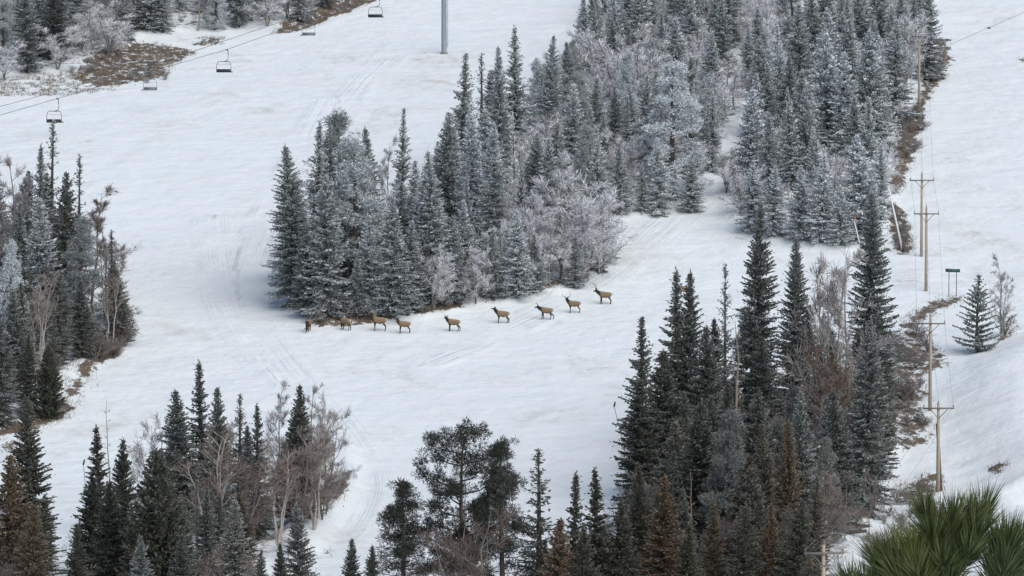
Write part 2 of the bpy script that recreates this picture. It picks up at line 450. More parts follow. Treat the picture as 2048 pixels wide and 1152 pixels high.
for tr in TRACKS:
    w = wpoly(tr)
    # resample smooth
    t = np.linspace(0, len(w) - 1, len(w) * 6)
    w = np.stack([np.interp(t, np.arange(len(w)), w[:, 0]), np.interp(t, np.arange(len(w)), w[:, 1])], 1)
    for _ in range(6): w[1:-1] = 0.25 * w[:-2] + 0.5 * w[1:-1] + 0.25 * w[2:]
    for i in range(len(w) - 1):
        x0, y0 = w[i]; ex, ey = w[i + 1] - w[i]
        j0, j1 = np.searchsorted(fy, (min(y0, y0 + ey) - 7, max(y0, y0 + ey) + 7)); i0, i1 = np.searchsorted(fx, (min(x0, x0 + ex) - 7, max(x0, x0 + ex) + 7))
        sl = (slice(j0, j1), slice(i0, i1)); X = GX[sl]; Y = GY[sl]
        tt = np.clip(((X - x0) * ex + (Y - y0) * ey) / (ex * ex + ey * ey), 0, 1)
        dx = X - x0 - tt * ex; dy = Y - y0 - tt * ey
        d = np.hypot(dx, dy); sg = np.sign(ex * dy - ey * dx) * d
        m = d < TRM[sl]
        TRM[sl] = np.where(m, d, TRM[sl]); TRK[sl] = np.where(m, sg, TRK[sl])
TRMASK = 1 - sstep(2.0, 3.6, TRM)
def ground(x, y):
    i = int(np.clip(np.searchsorted(fx, x) - 1, 0, len(fx) - 2)); j = int(np.clip(np.searchsorted(fy, y) - 1, 0, len(fy) - 2))
    a = (x - fx[i]) / (fx[i + 1] - fx[i]); b = (y - fy[j]) / (fy[j + 1] - fy[j])
    return float((GH[j, i] * (1 - a) + GH[j, i + 1] * a) * (1 - b) + (GH[j + 1, i] * (1 - a) + GH[j + 1, i + 1] * a) * b)
def at(u, v):
    """the point of the ground where the view ray (u, v) meets it"""
    a, r = ray(u, v)
    x, Y0 = W0(u, v)
    best = None
    for Y in np.arange(max(300, Y0 - 30), Y0 + 30, 0.4):
        if ground(a * Y, Y) >= r * Y:
            best = Y; break
    if best is None: best = Y0
    return Vector((a * best, best, ground(a * best, best)))
nx, ny = len(fx), len(fy)
idx = np.arange(nx * ny).reshape(ny, nx)
quads = np.stack([idx[:-1, :-1], idx[:-1, 1:], idx[1:, 1:], idx[1:, :-1]], -1).reshape(-1, 4)
structure('snow_slope', mesh_from('snow_slope', np.stack([GX, GY, GH], -1).reshape(-1, 3), Fq=quads,
          attrs={'bare': BAREA.ravel(), 'stain': STA.ravel(), 'track': TRK.ravel(), 'track_mask': TRMASK.ravel(), 'litter': LITTER.ravel()}, mats=[M_SNOW], smooth=True))

# ------------------------------------------------------------------ tree prototypes
def spruce_proto(name, H=14.0, Rm=2.1, seed=0, dens=1.0, ragged=0.25, droop=0.5, base=0.05, power=0.85, spacing=0.34, twig=0.44, width=0.15, upturn=0.35, mat=None, slim=0.72, zj=0.5):
    r = np.random.default_rng(seed)
    K = Kites(); T = Tubes()
    lean = r.normal(0, 0.01, 2)
    zz = np.linspace(0, H, 12)
    T.path(np.stack([lean[0] * zz * zz / H, lean[1] * zz * zz / H, zz], 1), 0.016 * H * (1 - zz / H) ** 0.8 + 0.015, 6)
    z = base * H
    while z < H * 0.985:
        f = z / H
        rad = Rm * ((1 - f) ** power) * (0.55 + 0.45 * min(1, (f - base) / 0.08 + 0.3)) + 0.10
        rad *= r.uniform(1 - ragged * 0.6, 1 + ragged * 0.35) * (slim + (1 - slim) * min(1.0, (1 - f) / 0.38))
        nb = max(3, int(r.integers(5, 8) * (0.75 + 0.25 * dens)))
        a0 = r.uniform(0, 6.28)
        for b in range(nb):
            if r.random() < ragged * 0.35: continue
            az = a0 + b * 6.283 / nb + r.normal(0, 0.18)
            Lb = rad * r.uniform(1 - ragged, 1.08)
            el0 = 0.75 * (f ** 1.6) - droop * (1 - f) * r.uniform(0.4, 1.4) + r.normal(0, .16 if zj > .3 else .05)
            bf = r.uniform(0.6, 1.1)
            n = max(2, int(Lb / 0.15 * dens))
            s = np.linspace(0.12, 1, n)
            dr = np.array([math.cos(az), math.sin(az), 0]); sd_ = np.array([-math.sin(az), math.cos(az), 0])
            hh = s * Lb
            px = dr[None] * hh[:, None] * math.cos(el0)
            pz = z + r.uniform(-zj, zj) * spacing + math.sin(el0) * hh + upturn * Lb * (s ** 2.2) * (0.35 + 0.65 * (1 - f))* 0.6
            P = px.copy(); P[:, 2] = pz; P[:, 0] += lean[0] * z * z / H; P[:, 1] += lean[1] * z * z / H
            slope = np.array([math.sin(el0) + upturn * 1.3 * q ** 1.2 for q in s])
            tl = twig * (1.0 - 0.35 * s) * min(1.0, 0.35 + Lb / 1.2)
            for sg in (-1, 1):
                D = dr[None] * r.uniform(0.5, 1.0, (n, 1)) + sg * sd_[None] * r.uniform(0.5, 1.1, (n, 1))
                D[:, 2] += slope * 0.7 - 0.25 * r.random(n) * (1 - f) + r.normal(0, 0.12, n)
                K.add(P, D, tl * r.uniform(0.7, 1.2, n), width * r.uniform(0.75, 1.3, n), 0.55 * bf, (0.75 + 0.25 * s) * bf)
            # the spray along the branch itself
            D = np.repeat(dr[None], n, 0) * 1.0; D[:, 2] = slope + r.normal(0, .1, n)
            K.add(P, D, tl * 0.95, width * 1.15, 0.6 * bf, (0.8 + 0.25 * s) * bf)
            # fine irregular shoots between the tiers
            if zj > .3:
                q = max(3, int(n * 1.1)); k = r.integers(0, n, q)
                PP = P[k] + r.normal(0, .13, (q, 3)) * (0.5 + min(Lb, 2) / 2); D = r.normal(0, 1, (q, 3)) + dr[None] * .9; D[:, 2] += .1
                K.add(PP, D, twig * .62 * r.uniform(.6, 1.2, q), width * .62, 0.35 * bf, 0.95 * bf)
            # hanging sprays underneath
            D = r.normal(0, 0.35, (n, 3)); D[:, 2] = -0.8
            K.add(P[: n * 3 // 4], D[: n * 3 // 4], tl[: n * 3 // 4] * 0.9, width, 0.2, 0.5 * bf)
        z += spacing * r.uniform(0.75, 1.25) * (0.75 + 0.35 * (1 - f))
    top = np.repeat(np.array([[lean[0] * H, lean[1] * H, H]]), 9, 0); top[:, 2] -= np.linspace(0.02, 0.6, 9)
    D = r.normal(0, .3, (9, 3)); D[:, 2] = 1
    K.add(top, D, 0.28, 0.09, .5, 1)
    return dict(H=H, trunk=T.mesh(name + '_trunk', M_BARK), crown=K.mesh(name + '_crown', mat or M_NEEDLE))

def clump(K, c, rad, r, n=58, up=0.25, ln=0.25, w=0.032):
    D = r.normal(size=(n, 3)); D /= np.linalg.norm(D, axis=1, keepdims=True); D[:, 2] += up
    P = np.asarray(c)[None] + D * rad * r.uniform(0.15, 0.75, (n, 1))
    K.add(P, D, ln * r.uniform(.7, 1.25, n), w * r.uniform(.7, 1.4, n), 0.35, 1.0)

def pine_proto(name, H=14.0, Rm=2.3, seed=0, crown_from=0.12, shape='cone', nclump=260, crad=0.34):
    r = np.random.default_rng(seed)
    K = Kites(); T = Tubes()
    zz = np.linspace(0, H * 0.97, 10)
    wob = np.cumsum(r.normal(0, 0.05, (10, 2)), 0)
    tp = np.stack([wob[:, 0], wob[:, 1], zz], 1)
    T.path(tp, 0.013 * H * (1 - zz / H) ** 0.7 + 0.02, 7)
    cnt = 0
    if shape == 'round':
        for k in range(24):
            f = crown_from + (1 - crown_from) * ((k + .5) / 24); g = (f - crown_from) / (1 - crown_from)
            rad = Rm * math.sqrt(max(0.03, 1 - (abs(g - .55) / .5) ** 2.2)); az = k * 2.4 + r.normal(0, .3); L = rad * r.uniform(.65, 1.0)
            o = np.array([np.interp(f * H, zz, tp[:, 0]), np.interp(f * H, zz, tp[:, 1]), f * H - .45 * L])
            e = o + np.array([math.cos(az) * L, math.sin(az) * L, .45 * L])
            T.path([o, .5 * (o + e) + np.array([0, 0, -.12 * L]), e], [.075, .05, .02], 5, cap=False)
            for q in range(int(nclump / 24)):
                c = e + r.normal(0, 1, 3) * np.array([.62, .62, .34]) - (e - o) * (r.random() ** 2 * .5)
                clump(K, c, crad * r.uniform(.7, 1.1), r, n=64); cnt += 1
                T.path([.6 * e + .4 * o, c], [.018, .008], 3, cap=False)
    while cnt < nclump and shape != 'round':
        f = crown_from + (1 - crown_from) * r.random() ** (1.4 if shape == 'cone' else 1.1)
        g = (f - crown_from) / (1 - crown_from)
        if shape == 'cone': rad = Rm * (1 - g) ** 0.75 * (0.75 + 0.25 * min(1, g / 0.12))
        elif shape == 'tower': rad = Rm * min(1, (1 - g) / 0.35) ** 0.6 * (0.8 + 0.2 * math.sin(g * 14))
        else: rad = Rm * math.sqrt(max(0.02, 1 - (abs(g - 0.55) / 0.5) ** 2.2)) * (0.75 + 0.3 * math.sin(g * 9 + 1))
        az = r.uniform(0, 6.283)
        rad *= 0.72 + 0.36 * math.sin(3 * az + 5 * g + seed) * 0.5 + 0.2
        L = rad * r.uniform(0.45, 1.0) + 0.12
        i = min(9, int(f * 9.3)); o = np.array([np.interp(f * H, zz, tp[:, 0]), np.interp(f * H, zz, tp[:, 1]), f * H - 0.25 * L])
        e = o + np.array([math.cos(az) * L, math.sin(az) * L, 0.25 * L + r.normal(0, .15)])
        if L > 0.6 and r.random() < 0.6:
            mid = 0.5 * (o + e) + np.array([0, 0, -0.08 * L])
            T.path([o, mid, e], [0.022 + 0.022 * L / 2, 0.022 + 0.012 * L / 2, 0.016], 4, cap=False)
        for q in range(r.integers(2, 5)):
            c = e + r.normal(0, crad * 0.75, 3) * (0 if q == 0 else 1)
            clump(K, c, crad * r.uniform(.75, 1.2), r); cnt += 1
    return dict(H=H, trunk=T.mesh(name + '_trunk', M_BARK), crown=K.mesh(name + '_crown', M_PINE))

def bare_proto(name, H=9.0, seed=0, stems=1, spread=0.35, twigs=1500, tw=0.026, tl=0.75, up=0.6, start=0.3, lean=0.0, bark=None, sway=0.12):
    r = np.random.default_rng(seed)
    T = Tubes(); K = Kites()
    tips = []
    for st in range(stems):
        az = r.uniform(0, 6.28) if stems > 1 else 0.0
        out = spread * 0.5 * r.uniform(0.5, 1.1) if stems > 1 else lean
        h = H * (r.uniform(0.75, 1.0) if st else 1.0)
        zz = np.linspace(0, 1, 9)
        w = np.cumsum(r.normal(0, sway * h / 9 * 0.6, (9, 2)), 0); w[0] = 0
        pts = np.stack([math.cos(az) * out * h * zz ** 1.1 + w[:, 0], math.sin(az) * out * h * zz ** 1.1 + w[:, 1], zz * h], 1)
        r0 = 0.007 * h + 0.018
        T.path(pts, r0 * (1 - zz) ** 0.8 + 0.012, 6, cap=False)
        nl = int(11 * h / 9 * (1.0 if stems == 1 else 0.75)) + 3
        for k in range(nl):
            f = start + (0.96 - start) * (k + r.random()) / nl
            o = np.array([np.interp(f, zz, pts[:, i]) for i in range(3)])
            a = r.uniform(0, 6.28); L = h * spread * (1.1 - 0.75 * f) * r.uniform(0.5, 1.1)
            d = np.array([math.cos(a), math.sin(a), up * r.uniform(0.7, 1.6)]); d /= np.linalg.norm(d)
            p = [o]; dd = d.copy()
            for q in range(4):
                dd = dd + r.normal(0, .16, 3) + np.array([0, 0, .06]); dd /= np.linalg.norm(dd); p.append(p[-1] + dd * L / 4)
            T.path(p, np.linspace(0.012 + 0.010 * L, 0.010, 5), 4, cap=False)
            p = np.array(p)
            for q in range(5):
                s = r.uniform(0.2, 1.0); b = np.array([np.interp(s * 4, range(5), p[:, i]) for i in range(3)])
                d2 = dd * 0.7 + r.normal(0, .55, 3) + np.array([0, 0, .25]); d2 /= np.linalg.norm(d2)
                l2 = L * 0.42 * r.uniform(.5, 1.1)
                T.path([b, b + d2 * l2 * 0.5 + r.normal(0, .03, 3), b + d2 * l2], [0.014, 0.010, 0.007], 3, cap=False)
                tips.append((b, d2, l2)); 
            tips.append((p[2], dd, L * 0.5))
    tips_n = len(tips)
    c = r.integers(0, tips_n, twigs)
    B = np.array([t[0] for t in tips])[c]; D = np.array([t[1] for t in tips])[c]; L2 = np.array([t[2] for t in tips])[c]
    s = r.uniform(0.0, 1.0, twigs)
    P = B + D * (L2 * s)[:, None]
    Dt = D * 0.8 + r.normal(0, .55, (twigs, 3)); Dt[:, 2] += 0.25
    K.add(P, Dt, tl * r.uniform(.45, 1.15, twigs) * np.clip(0.2 + L2, 0.28, 1.05), tw * r.uniform(.7, 1.5, twigs), 0.8, 1.0)
    return dict(H=H, trunk=T.mesh(name + '_trunk', bark or M_BIRCH), crown=K.mesh(name + '_twigs', M_TWIG))

PROTO = {
 'spruce': [spruce_proto('spruce', 14, 2.75, 1, power=.78), spruce_proto('spruce', 14, 2.5, 2, ragged=.3, droop=.6, power=.75), spruce_proto('spruce', 14, 3.0, 3, droop=.45, ragged=.2, power=.8), spruce_proto('spruce', 14, 2.7, 31, droop=.7, ragged=.36, power=.7), spruce_proto('spruce', 14, 2.4, 32, droop=.55, ragged=.28, power=.66, twig=.46)],
 'spire': [spruce_proto('spire_spruce', 16, 2.0, 4, ragged=.42, spacing=.38, power=.66, dens=.95, slim=.5), spruce_proto('spire_spruce', 16, 1.85, 5, ragged=.45, spacing=.40, power=.74, dens=.95, droop=.75, slim=.5), spruce_proto('spire_spruce', 16, 2.2, 51, ragged=.42, spacing=.38, power=.9, dens=1, droop=.65)],
 'wide': [spruce_proto('bushy_spruce', 10, 2.6, 6, dens=1.15, ragged=.18, droop=-.1, power=.72, spacing=.28, upturn=.5)],
 'young': [spruce_proto('young_spruce', 7.5, 1.85, 8, dens=.95, ragged=.10, droop=.12, power=.72, spacing=.46, twig=.34, upturn=.42, zj=.12)],
 'tallspruce': [spruce_proto('tall_spruce', 22, 3.1, 61, power=.62, ragged=.3, droop=.6, twig=.44, slim=.5), spruce_proto('tall_spruce', 22, 3.3, 62, power=.72, ragged=.3, droop=.65, twig=.44)],
 'thin': [spruce_proto('thin_spruce', 15, 1.4, 9, ragged=.6, spacing=.55, power=.55, dens=.75, droop=.8, width=.10), spruce_proto('thin_spruce', 15, 1.75, 10, ragged=.55, spacing=.48, power=.65, dens=.8, droop=.7, width=.11)],
 'pine': [pine_proto('pine', 13, 2.5, 11, crown_from=.05, nclump=430), pine_proto('pine', 13, 2.2, 12, shape='tower', crown_from=.05, nclump=460), pine_proto('pine', 13, 2.6, 13, crown_from=.04, nclump=460)],
 'broadpine': [pine_proto('broad_pine', 16, 3.3, 14, crown_from=.38, shape='round', nclump=500, crad=.34)],
 'aspen': [bare_proto('aspen', 10, 15, spread=.32, twigs=2700, start=.16), bare_proto('aspen', 10, 16, spread=.36, twigs=3000, sway=.16, start=.16), bare_proto('aspen', 10, 17, stems=3, spread=.34, twigs=3200, start=.16)],
 'birch': [bare_proto('birch', 8, 18, stems=4, spread=.48, twigs=3600, up=.5, start=.08), bare_proto('birch', 8, 19, stems=5, spread=.5, twigs=3800, up=.6, sway=.2, start=.08), bare_proto('birch', 8, 20, stems=3, spread=.52, twigs=3300, up=.4, start=.1)],
 'whitebirch': [bare_proto('white_birch', 9, 22, stems=4, spread=.42, twigs=1100, up=.8, start=.5, sway=.18, bark=M_WBIRCH), bare_proto('white_birch', 9, 23, stems=3, spread=.36, twigs=1000, up=.9, start=.5, sway=.2, bark=M_WBIRCH)],
 'shrub': [bare_proto('shrub', 2.0, 24, stems=9, spread=.75, twigs=900, tw=.022, tl=.5, start=.1), bare_proto('shrub', 2.0, 25, stems=7, spread=.9, twigs=800, tw=.022, tl=.5, start=.1)],
 'snag': [bare_proto('snag', 10, 26, spread=.10, twigs=110, tl=.5, tw=.025, start=.15, bark=M_DEADWOOD, up=.1), bare_proto('snag', 10, 27, spread=.12, twigs=140, tl=.5, tw=.03, start=.2, bark=M_DEADWOOD, up=-.1)],
}
NAMES = {'tallspruce': ('spruce_tree', 'spruce'), 'spruce': ('spruce_tree', 'spruce'), 'spire': ('spruce_tree', 'spruce'), 'wide': ('spruce_tree', 'spruce'), 'young': ('spruce_tree', 'spruce'), 'thin': ('spruce_tree', 'spruce'),
         'pine': ('pine_tree', 'pine'), 'broadpine': ('pine_tree', 'pine'), 'aspen': ('aspen_tree', 'aspen'), 'birch': ('birch_tree', 'birch'), 'whitebirch': ('birch_tree', 'birch'),
         'shrub': ('shrub', 'shrub'), 'snag': ('dead_tree', 'dead tree')}
TREES = []     # ground x, y, radius of what stands there
def plant(kind, loc, h, frost, brown, bright, ws, label, group=None, rz=None, pi=None, dead=False):
    if kind == 'spruce' and h > 17.5: kind = 'tallspruce'
    pr = PROTO[kind]; pr = pr[(rnd.randrange(len(pr)) if pi is None else pi) % len(pr)]
    nm, cat = NAMES[kind]
    if dead: nm, cat = 'dead_' + nm, 'dead ' + cat
    k = h / pr['H']
    o = thing(nm, (loc[0], loc[1], loc[2] - 0.12), label, cat, group, rz if rz is not None else rnd.uniform(0, 6.28))
    o.scale = (k * ws, k * ws, k)
    o.rotation_euler = (rnd.gauss(0, .022), rnd.gauss(0, .022), o.rotation_euler.z)
    t = link('trunk', pr['trunk'], o)
    c = link('crown', pr['crown'], o)
    c.color = (frost, brown, bright, 1)
    TREES.append((loc[0], loc[1]))
    return o
def tree(kind, u, vb, vt, frost, brown, bright, label, ws=1.0, group=None, pi=None, rz=None, dead=False):
    if kind == 'pine' and pi is None: pi = 0 if u < 700 else 2
    p = at(u, vb)
    h = (vb - vt) / F * math.hypot(p.y, p.z)
    if kind in ('spruce', 'pine', 'spire'): ws *= 1.12
    return plant(kind, p, h, frost, brown, bright, ws, label, group, rz, pi, dead)

# ---- trees that the view lets one tell apart: (kind, u base, v base, v top, rime, brown, lightness, label, width)
FE = [
 # left mass of the central grove
 ('spruce', 592, 612, 288, 0.56, 0, 1.22, 'dark grey spruce at the left end of the central grove, above the feeding elk', 1.34),
 ('spire', 634, 600, 243, 0.62, 0, 1.29, 'pointed grey spruce rising just left of the dark clumpy pine top', 1.18),
 ('spire', 657, 590, 247, 0.53, .15, 1.15, 'thin dark spruce tip immediately beside the dark clumpy pine top', 0.86),
 ('pine', 690, 580, 232, 0.53, 0, 1.08, 'tall dark pine with clumped crown, highest top of the grove end by the ski run', 1.44),
 ('pine', 706, 600, 285, 0.72, 0, 1.29, 'broad frosted pine with pale clumps in front of the tallest dark pine', 1.34),
 ('spruce', 742, 570, 253, 0.53, 0, 1.15, 'dark conical spruce right of the tall clumpy pine', 1.02),
 ('spruce', 652, 634, 350, .66, 0, 1.12, 'pale frosted spruce in the front row above the two leftmost elk', 1.18),
 ('spruce', 785, 632, 392, .66, 0, 1.12, 'symmetrical frosted spruce in the front row, behind the elk with its head up', 1.12),
 ('spruce', 738, 628, 430, 0.70, 0, 1.29, 'mid grey spruce squeezed between the two pale front row spruces', 0.96),
 ('spire', 800, 520, 217, 0.70, .05, 1.29, 'lone tall narrow spruce standing clear against the ski run', 0.91),
 ('spruce', 828, 540, 320, 0.76, 0, 1.36, 'frosted spruce just right of the lone narrow spruce', 0.96),
 ('aspen', 772, 520, 285, 0.65, .1, 1.15, 'slender bare aspen between the clumpy pine and the lone narrow spruce', 0.75),
 ('spruce', 893, 500, 225, 0.62, 0, 1.22, 'dark spruce left of the tallest spire on the edge of the ski run', 1.02),
 ('spire', 917, 420, 107, 0.65, 0, 1.29, 'tall grey spire spruce pointing up into the ski run', 1.23),
 ('thin', 963, 400, 105, 0.62, 0, 1.22, 'sparse open spruce with gaps beside the tall grey spire', 1.18),
 ('spruce', 998, 380, 90, 0.65, 0, 1.29, 'dark conical spruce left of the highest spruce tip', 0.86),
 ('spire', 1032, 340, 52, 0.67, 0, 1.36, 'spruce with the highest narrow tip on the left edge of the grove', 1.23),
 ('spruce', 1093, 330, 68, 0.73, 0, 1.29, 'broad grey spruce right of the spruce with the highest tip', 1.07),
 ('spruce', 1168, 210, -4, 0.67, 0, 1.29, 'spruce with level branches at the upper grove corner by the snow', 1.02),
 ('spruce', 948, 520, 215, 0.85, 0, 1.38, 'pale frosted tall spruce in the middle of the central grove', 1.07),
 ('spruce', 985, 540, 245, 0.76, 0, 1.29, 'grey spruce standing between the pale tall spruce and the thin dead snag', 1.02),
 ('thin', 1031, 470, 225, 0.85, .05, 1.38, 'very thin pale spruce column in front of darker spruces', 0.59),
 ('spruce', 872, 610, 300, 0.67, 0, 1.22, 'dark green spruce behind the frosted birches at the grove foot', 1.12),
 ('spruce', 850, 600, 330, 0.79, 0, 1.36, 'mid grey spruce left of the frosted birches', 0.96),
 ('birch', 868, 622, 482, 0.85, 0, 1.15, 'frosted birch thicket at the grove foot above the middle elk', 1.02),
 ('birch', 952, 610, 498, 0.85, 0, 1.15, 'rounded frosted birch at the grove foot', 1.07),
 ('spruce', 930, 590, 400, 0.70, 0, 1.29, 'short grey spruce behind the rounded frosted birch', 0.96),
 ('spruce', 1035, 595, 420, 0.79, 0, 1.36, 'frosted spruce at the grove foot above the walking elk', 1.18),
 ('birch', 1000, 585, 440, 0.85, 0, 1.15, 'tall frosted birch at the grove edge', 0.96),
 ('birch', 1175, 562, 350, 0.85, 0, 1.15, 'large pale frosted birch at the right end of the grove foot', 1.23),
 ('aspen', 1052, 580, 395, .75, .05, 1.13, 'pale frosted aspen left of the twin stemmed grey aspens', 1.2),
 ('aspen', 1100, 572, 405, .8, .05, 1.13, 'thin stemmed frosted aspen in front of the brownish aspens', 1.3),
 ('birch', 1138, 568, 430, .85, 0, 1.13, 'low frosted birch left of the large pale birch', 1.1),
 ('aspen', 1198, 548, 375, .85, 0, 1.15, 'pale frosted aspen right of the large pale birch', 1.3),
 ('birch', 1216, 520, 400, .85, 0, 1.13, 'frosted birch over the hanging branch spruce', 1.0),
 ('spruce', 712, 634, 520, .6, 0, 1.13, 'small grey spruce between the front row spruces', 1.2),
 ('spruce', 612, 630, 470, .5, 0, 1.07, 'short dark spruce at the very corner of the grove', 1.3),
 ('spruce', 820, 622, 440, .65, 0, 1.13, 'short spruce right of the symmetrical front spruce', 1.2),
 ('spruce', 905, 606, 430, .6, 0, 1.13, 'grey spruce between the two frosted birches', 1.2),
 ('spruce', 985, 598, 460, .6, 0, 1.13, 'small grey spruce right of the rounded frosted birch', 1.2),
 ('spruce', 1070, 585, 470, .65, 0, 1.13, 'small frosted spruce under the bare aspens', 1.3),
 ('spruce', 1200, 545, 470, .55, 0, 1.07, 'low dark spruce skirt at the right grove corner', 1.5),
 ('aspen', 1120, 560, 318, 0.67, .1, 1.15, 'brownish bare aspens beside the large pale birch', 1.28),
 ('aspen', 1085, 560, 350, 0.70, 0, 1.15, 'grey bare aspen with visible stems at the grove edge', 1.18),
 ('spruce', 1212, 525, 420, 0.76, 0, 1.29, 'low spruce with hanging branches at the grove corner by the snow road', 1.44),
 ('spruce', 1150, 575, 470, 0.70, 0, 1.22, 'small grey spruce under the large pale birch', 1.28),
 ('spruce', 1242, 430, 285, 0.67, 0, 1.22, 'dark frosted spruce at the left of the upper clearing', 1.02),
 ('spruce', 1318, 432, 275, 0.85, 0, 1.38, 'bright frosted spruce at the upper edge of the snow clearing', 1.18),
 ('spruce', 1285, 425, 330, 0.70, 0, 1.29, 'short grey spruce left of the bright frosted spruce', 1.07),
 ('spruce', 1382, 425, 305, 0.79, 0, 1.36, 'grey spruce with skirt of low branches on the clearing edge', 1.28),
 ('pine', 1350, 395, 127, 0.85, 0, 1.38, 'big rounded pine thick with white rime, the brightest crown in the upper wood', 1.44),
 ('spire', 1424, 345, 185, 0.76, 0, 1.29, 'narrow grey spruce right of the big white pine', 1.18),
 ('spruce', 1142, 370, 168, 0.82, 0, 1.36, 'frosted spruce in the middle of the upper wood, left of the big white pine', 1.07),
 ('spruce', 1185, 420, 215, 0.67, 0, 1.22, 'dark spruce below the frosted spruces of the upper wood', 1.07),
 ('spruce', 1262, 330, 170, 0.79, 0, 1.36, 'frosted spruce tip just left of the big white pine', 1.07),
 ('birch', 1250, 270, 65, 0.79, 0, 1.15, 'broad frosted birch canopy in the upper wood', 1.39),
 ('birch', 1210, 230, 60, 0.82, 0, 1.15, 'grey frosted birch canopy near the top of the upper wood', 1.39),
 ('aspen', 1470, 220, 110, 0.70, .3, 1.15, 'bare aspens with pale stems beside the snowy gap', 1.71),
 ('aspen', 1450, 230, 120, 0.65, .3, 1.15, 'brownish bare aspens above the snowy gap', 1.60),
 ('spruce', 1376, 160, -10, 0.76, 0, 1.29, 'big frosted spruce at the top of the photo above the white pine', 1.28),
 ('spruce', 1415, 200, 65, 0.85, 0, 1.38, 'pale small spruce above right of the white pine', 1.18),
 ('spruce', 1500, 390, 178, 0.85, 0, 1.38, 'bright frosted spruce leaning over the snowy gap', 1.28),
 ('birch', 1480, 430, 330, 0.85, 0, 1.15, 'white frosted bush at the mouth of the snowy gap', 1.50),
 ('spruce', 1520, 200, 70, 0.65, 0, 1.15, 'dark spruce at the head of the snowy gap', 1.07),
 # upper right wood
 ('spire', 1560, 260, 40, 0.85, 0, 1.38, 'tall pale frosted spruce standing by the snowy gap', 1.07),
 ('spruce', 1600, 240, 10, 0.65, 0, 1.15, 'dark tall spruce behind the pale spruce by the snowy gap', 1.07),
 ('spruce', 1655, 320, 68, 0.85, 0, 1.38, 'tall frosted spruce in the middle of the right hand wood', 1.07),
 ('spruce', 1692, 330, 105, 0.79, 0, 1.36, 'frosted spruce between two taller ones in the right hand wood', 1.07),
 ('spruce', 1740, 310, 60, 0.73, 0, 1.29, 'grey spruce near the tan utility pole', 1.18),
 ('spruce', 1790, 245, 40, 0.67, 0, 1.22, 'broad dark spruce just left of the tan utility pole', 1.18),
 ('birch', 1810, 190, 30, 0.79, 0, 1.15, 'frosted bare birch by the top of the tan utility pole', 0.96),
 ('spruce', 1855, 160, -25, 0.65, 0, 1.22, 'dark spruce on the outer corner of the right hand wood', 1.28),
 ('aspen', 1795, 215, 130, 0.85, 0, 1.15, 'slanting pale bare stem left of the tan utility pole', 0.75),
 ('spruce', 1737, 400, 195, 0.76, 0, 1.29, 'spruce on the wood edge above the red brush', 0.96),
 ('spruce', 1762, 440, 288, 0.79, 0, 1.36, 'frosted spruce at the outer edge above the leaning white pole', 0.96),
 ('spruce', 1720, 480, 270, 0.85, 0, 1.38, 'bright blue grey spruce in the front row of the right hand wood', 1.34),
 ('spruce', 1640, 485, 305, 0.85, 0, 1.38, 'pale frosted spruce in the front row, left of the bright blue grey one', 1.18),
 ('spruce', 1600, 480, 330, 0.76, 0, 1.36, 'mid grey spruce in the front row of the right hand wood', 1.18),
 ('spruce', 1545, 470, 330, 0.79, 0, 1.36, 'short frosted spruce at the left of the front row by the clearing', 1.28),
 ('spruce', 1502, 462, 320, 0.82, 0, 1.38, 'low branched frosted spruce at the corner of the clearing', 1.39),
 ('spruce', 1680, 490, 370, 0.82, 0, 1.38, 'small frosted spruce at the foot of the bright blue grey one', 1.28),
 ('spire', 1585, 380, 175, 0.76, 0, 1.29, 'narrow frosted spruce in the middle rows of the right hand wood', 1.18),
 # left grove
 ('thin', 98, 600, 240, .45, 0, 1.00, 'tall thin spruce spire touching the lowest lift chair', 1.1),
 ('spire', 76, 610, 288, .5, 0, 1.06, 'grey spruce spire just left of the tall thin one', 1.0),
 ('thin', 157, 610, 310, .35, .1, 0.94, 'dark thin spruce tip on the right of the left grove', 1.1),
 ('aspen', 22, 590, 312, .4, .2, 1.12, 'bare aspen at the top left of the left grove', 1.1),
 ('aspen', -20, 600, 330, .4, .2, 1.12, 'bare aspen cut by the left edge of the photo', 1.1),
 ('aspen', 52, 600, 340, .4, .2, 1.12, 'bare grey aspen left of the spruce spires', .9),
 ('spruce', 88, 660, 395, .8, 0, 1.18, 'pale frosted spruce in the heart of the left grove', 1.1),
 ('spruce', 128, 640, 345, .3, .1, 1.00, 'dark olive spruce in the left grove', 1.0),
 ('aspen', 186, 640, 385, .15, .35, 1.12, 'brown bare aspen on the upper right of the left grove', 1.2),
 ('aspen', 214, 650, 430, .25, .35, 1.12, 'fine twigged bare aspen on the right edge of the left grove', 1.1),
 ('pine', 155, 690, 440, .5, 0, 0.94, 'dark clumpy pine in the left grove', 1.2),
 ('thin', 222, 680, 460, .3, .2, 0.88, 'ragged dark spruce on the right edge of the left grove', 1.5),
 ('spruce', 238, 690, 520, .35, .1, 1.00, 'leaning small spruce at the outer edge of the left grove', 1.0),
 ('pine', 28, 740, 488, .85, 0, 1.24, 'frosted pine at the left photo edge', .9),
 ('whitebirch', 80, 740, 560, .2, .2, 1.12, 'pale stemmed birch with forked crown in the left grove', 1.0),
 ('spruce', 118, 730, 540, .35, .05, 0.88, 'dark green spruce behind the forked pale birch', 1.1),
 ('spruce', 160, 715, 560, .3, .1, 0.88, 'dark spruce by the pale stems at the grove edge', 1.2),
 ('whitebirch', 215, 700, 545, .1, .7, 1.12, 'slanting pale birch stems with red brown twigs at the grove edge', 1.0),
 ('spruce', 180, 712, 610, .3, .2, 0.94, 'low dark spruce beneath the slanting birch stems', 1.3),
 ('spruce', 30, 800, 580, .4, .1, 0.94, 'dark spruce in the lower left of the left grove', 1.2),
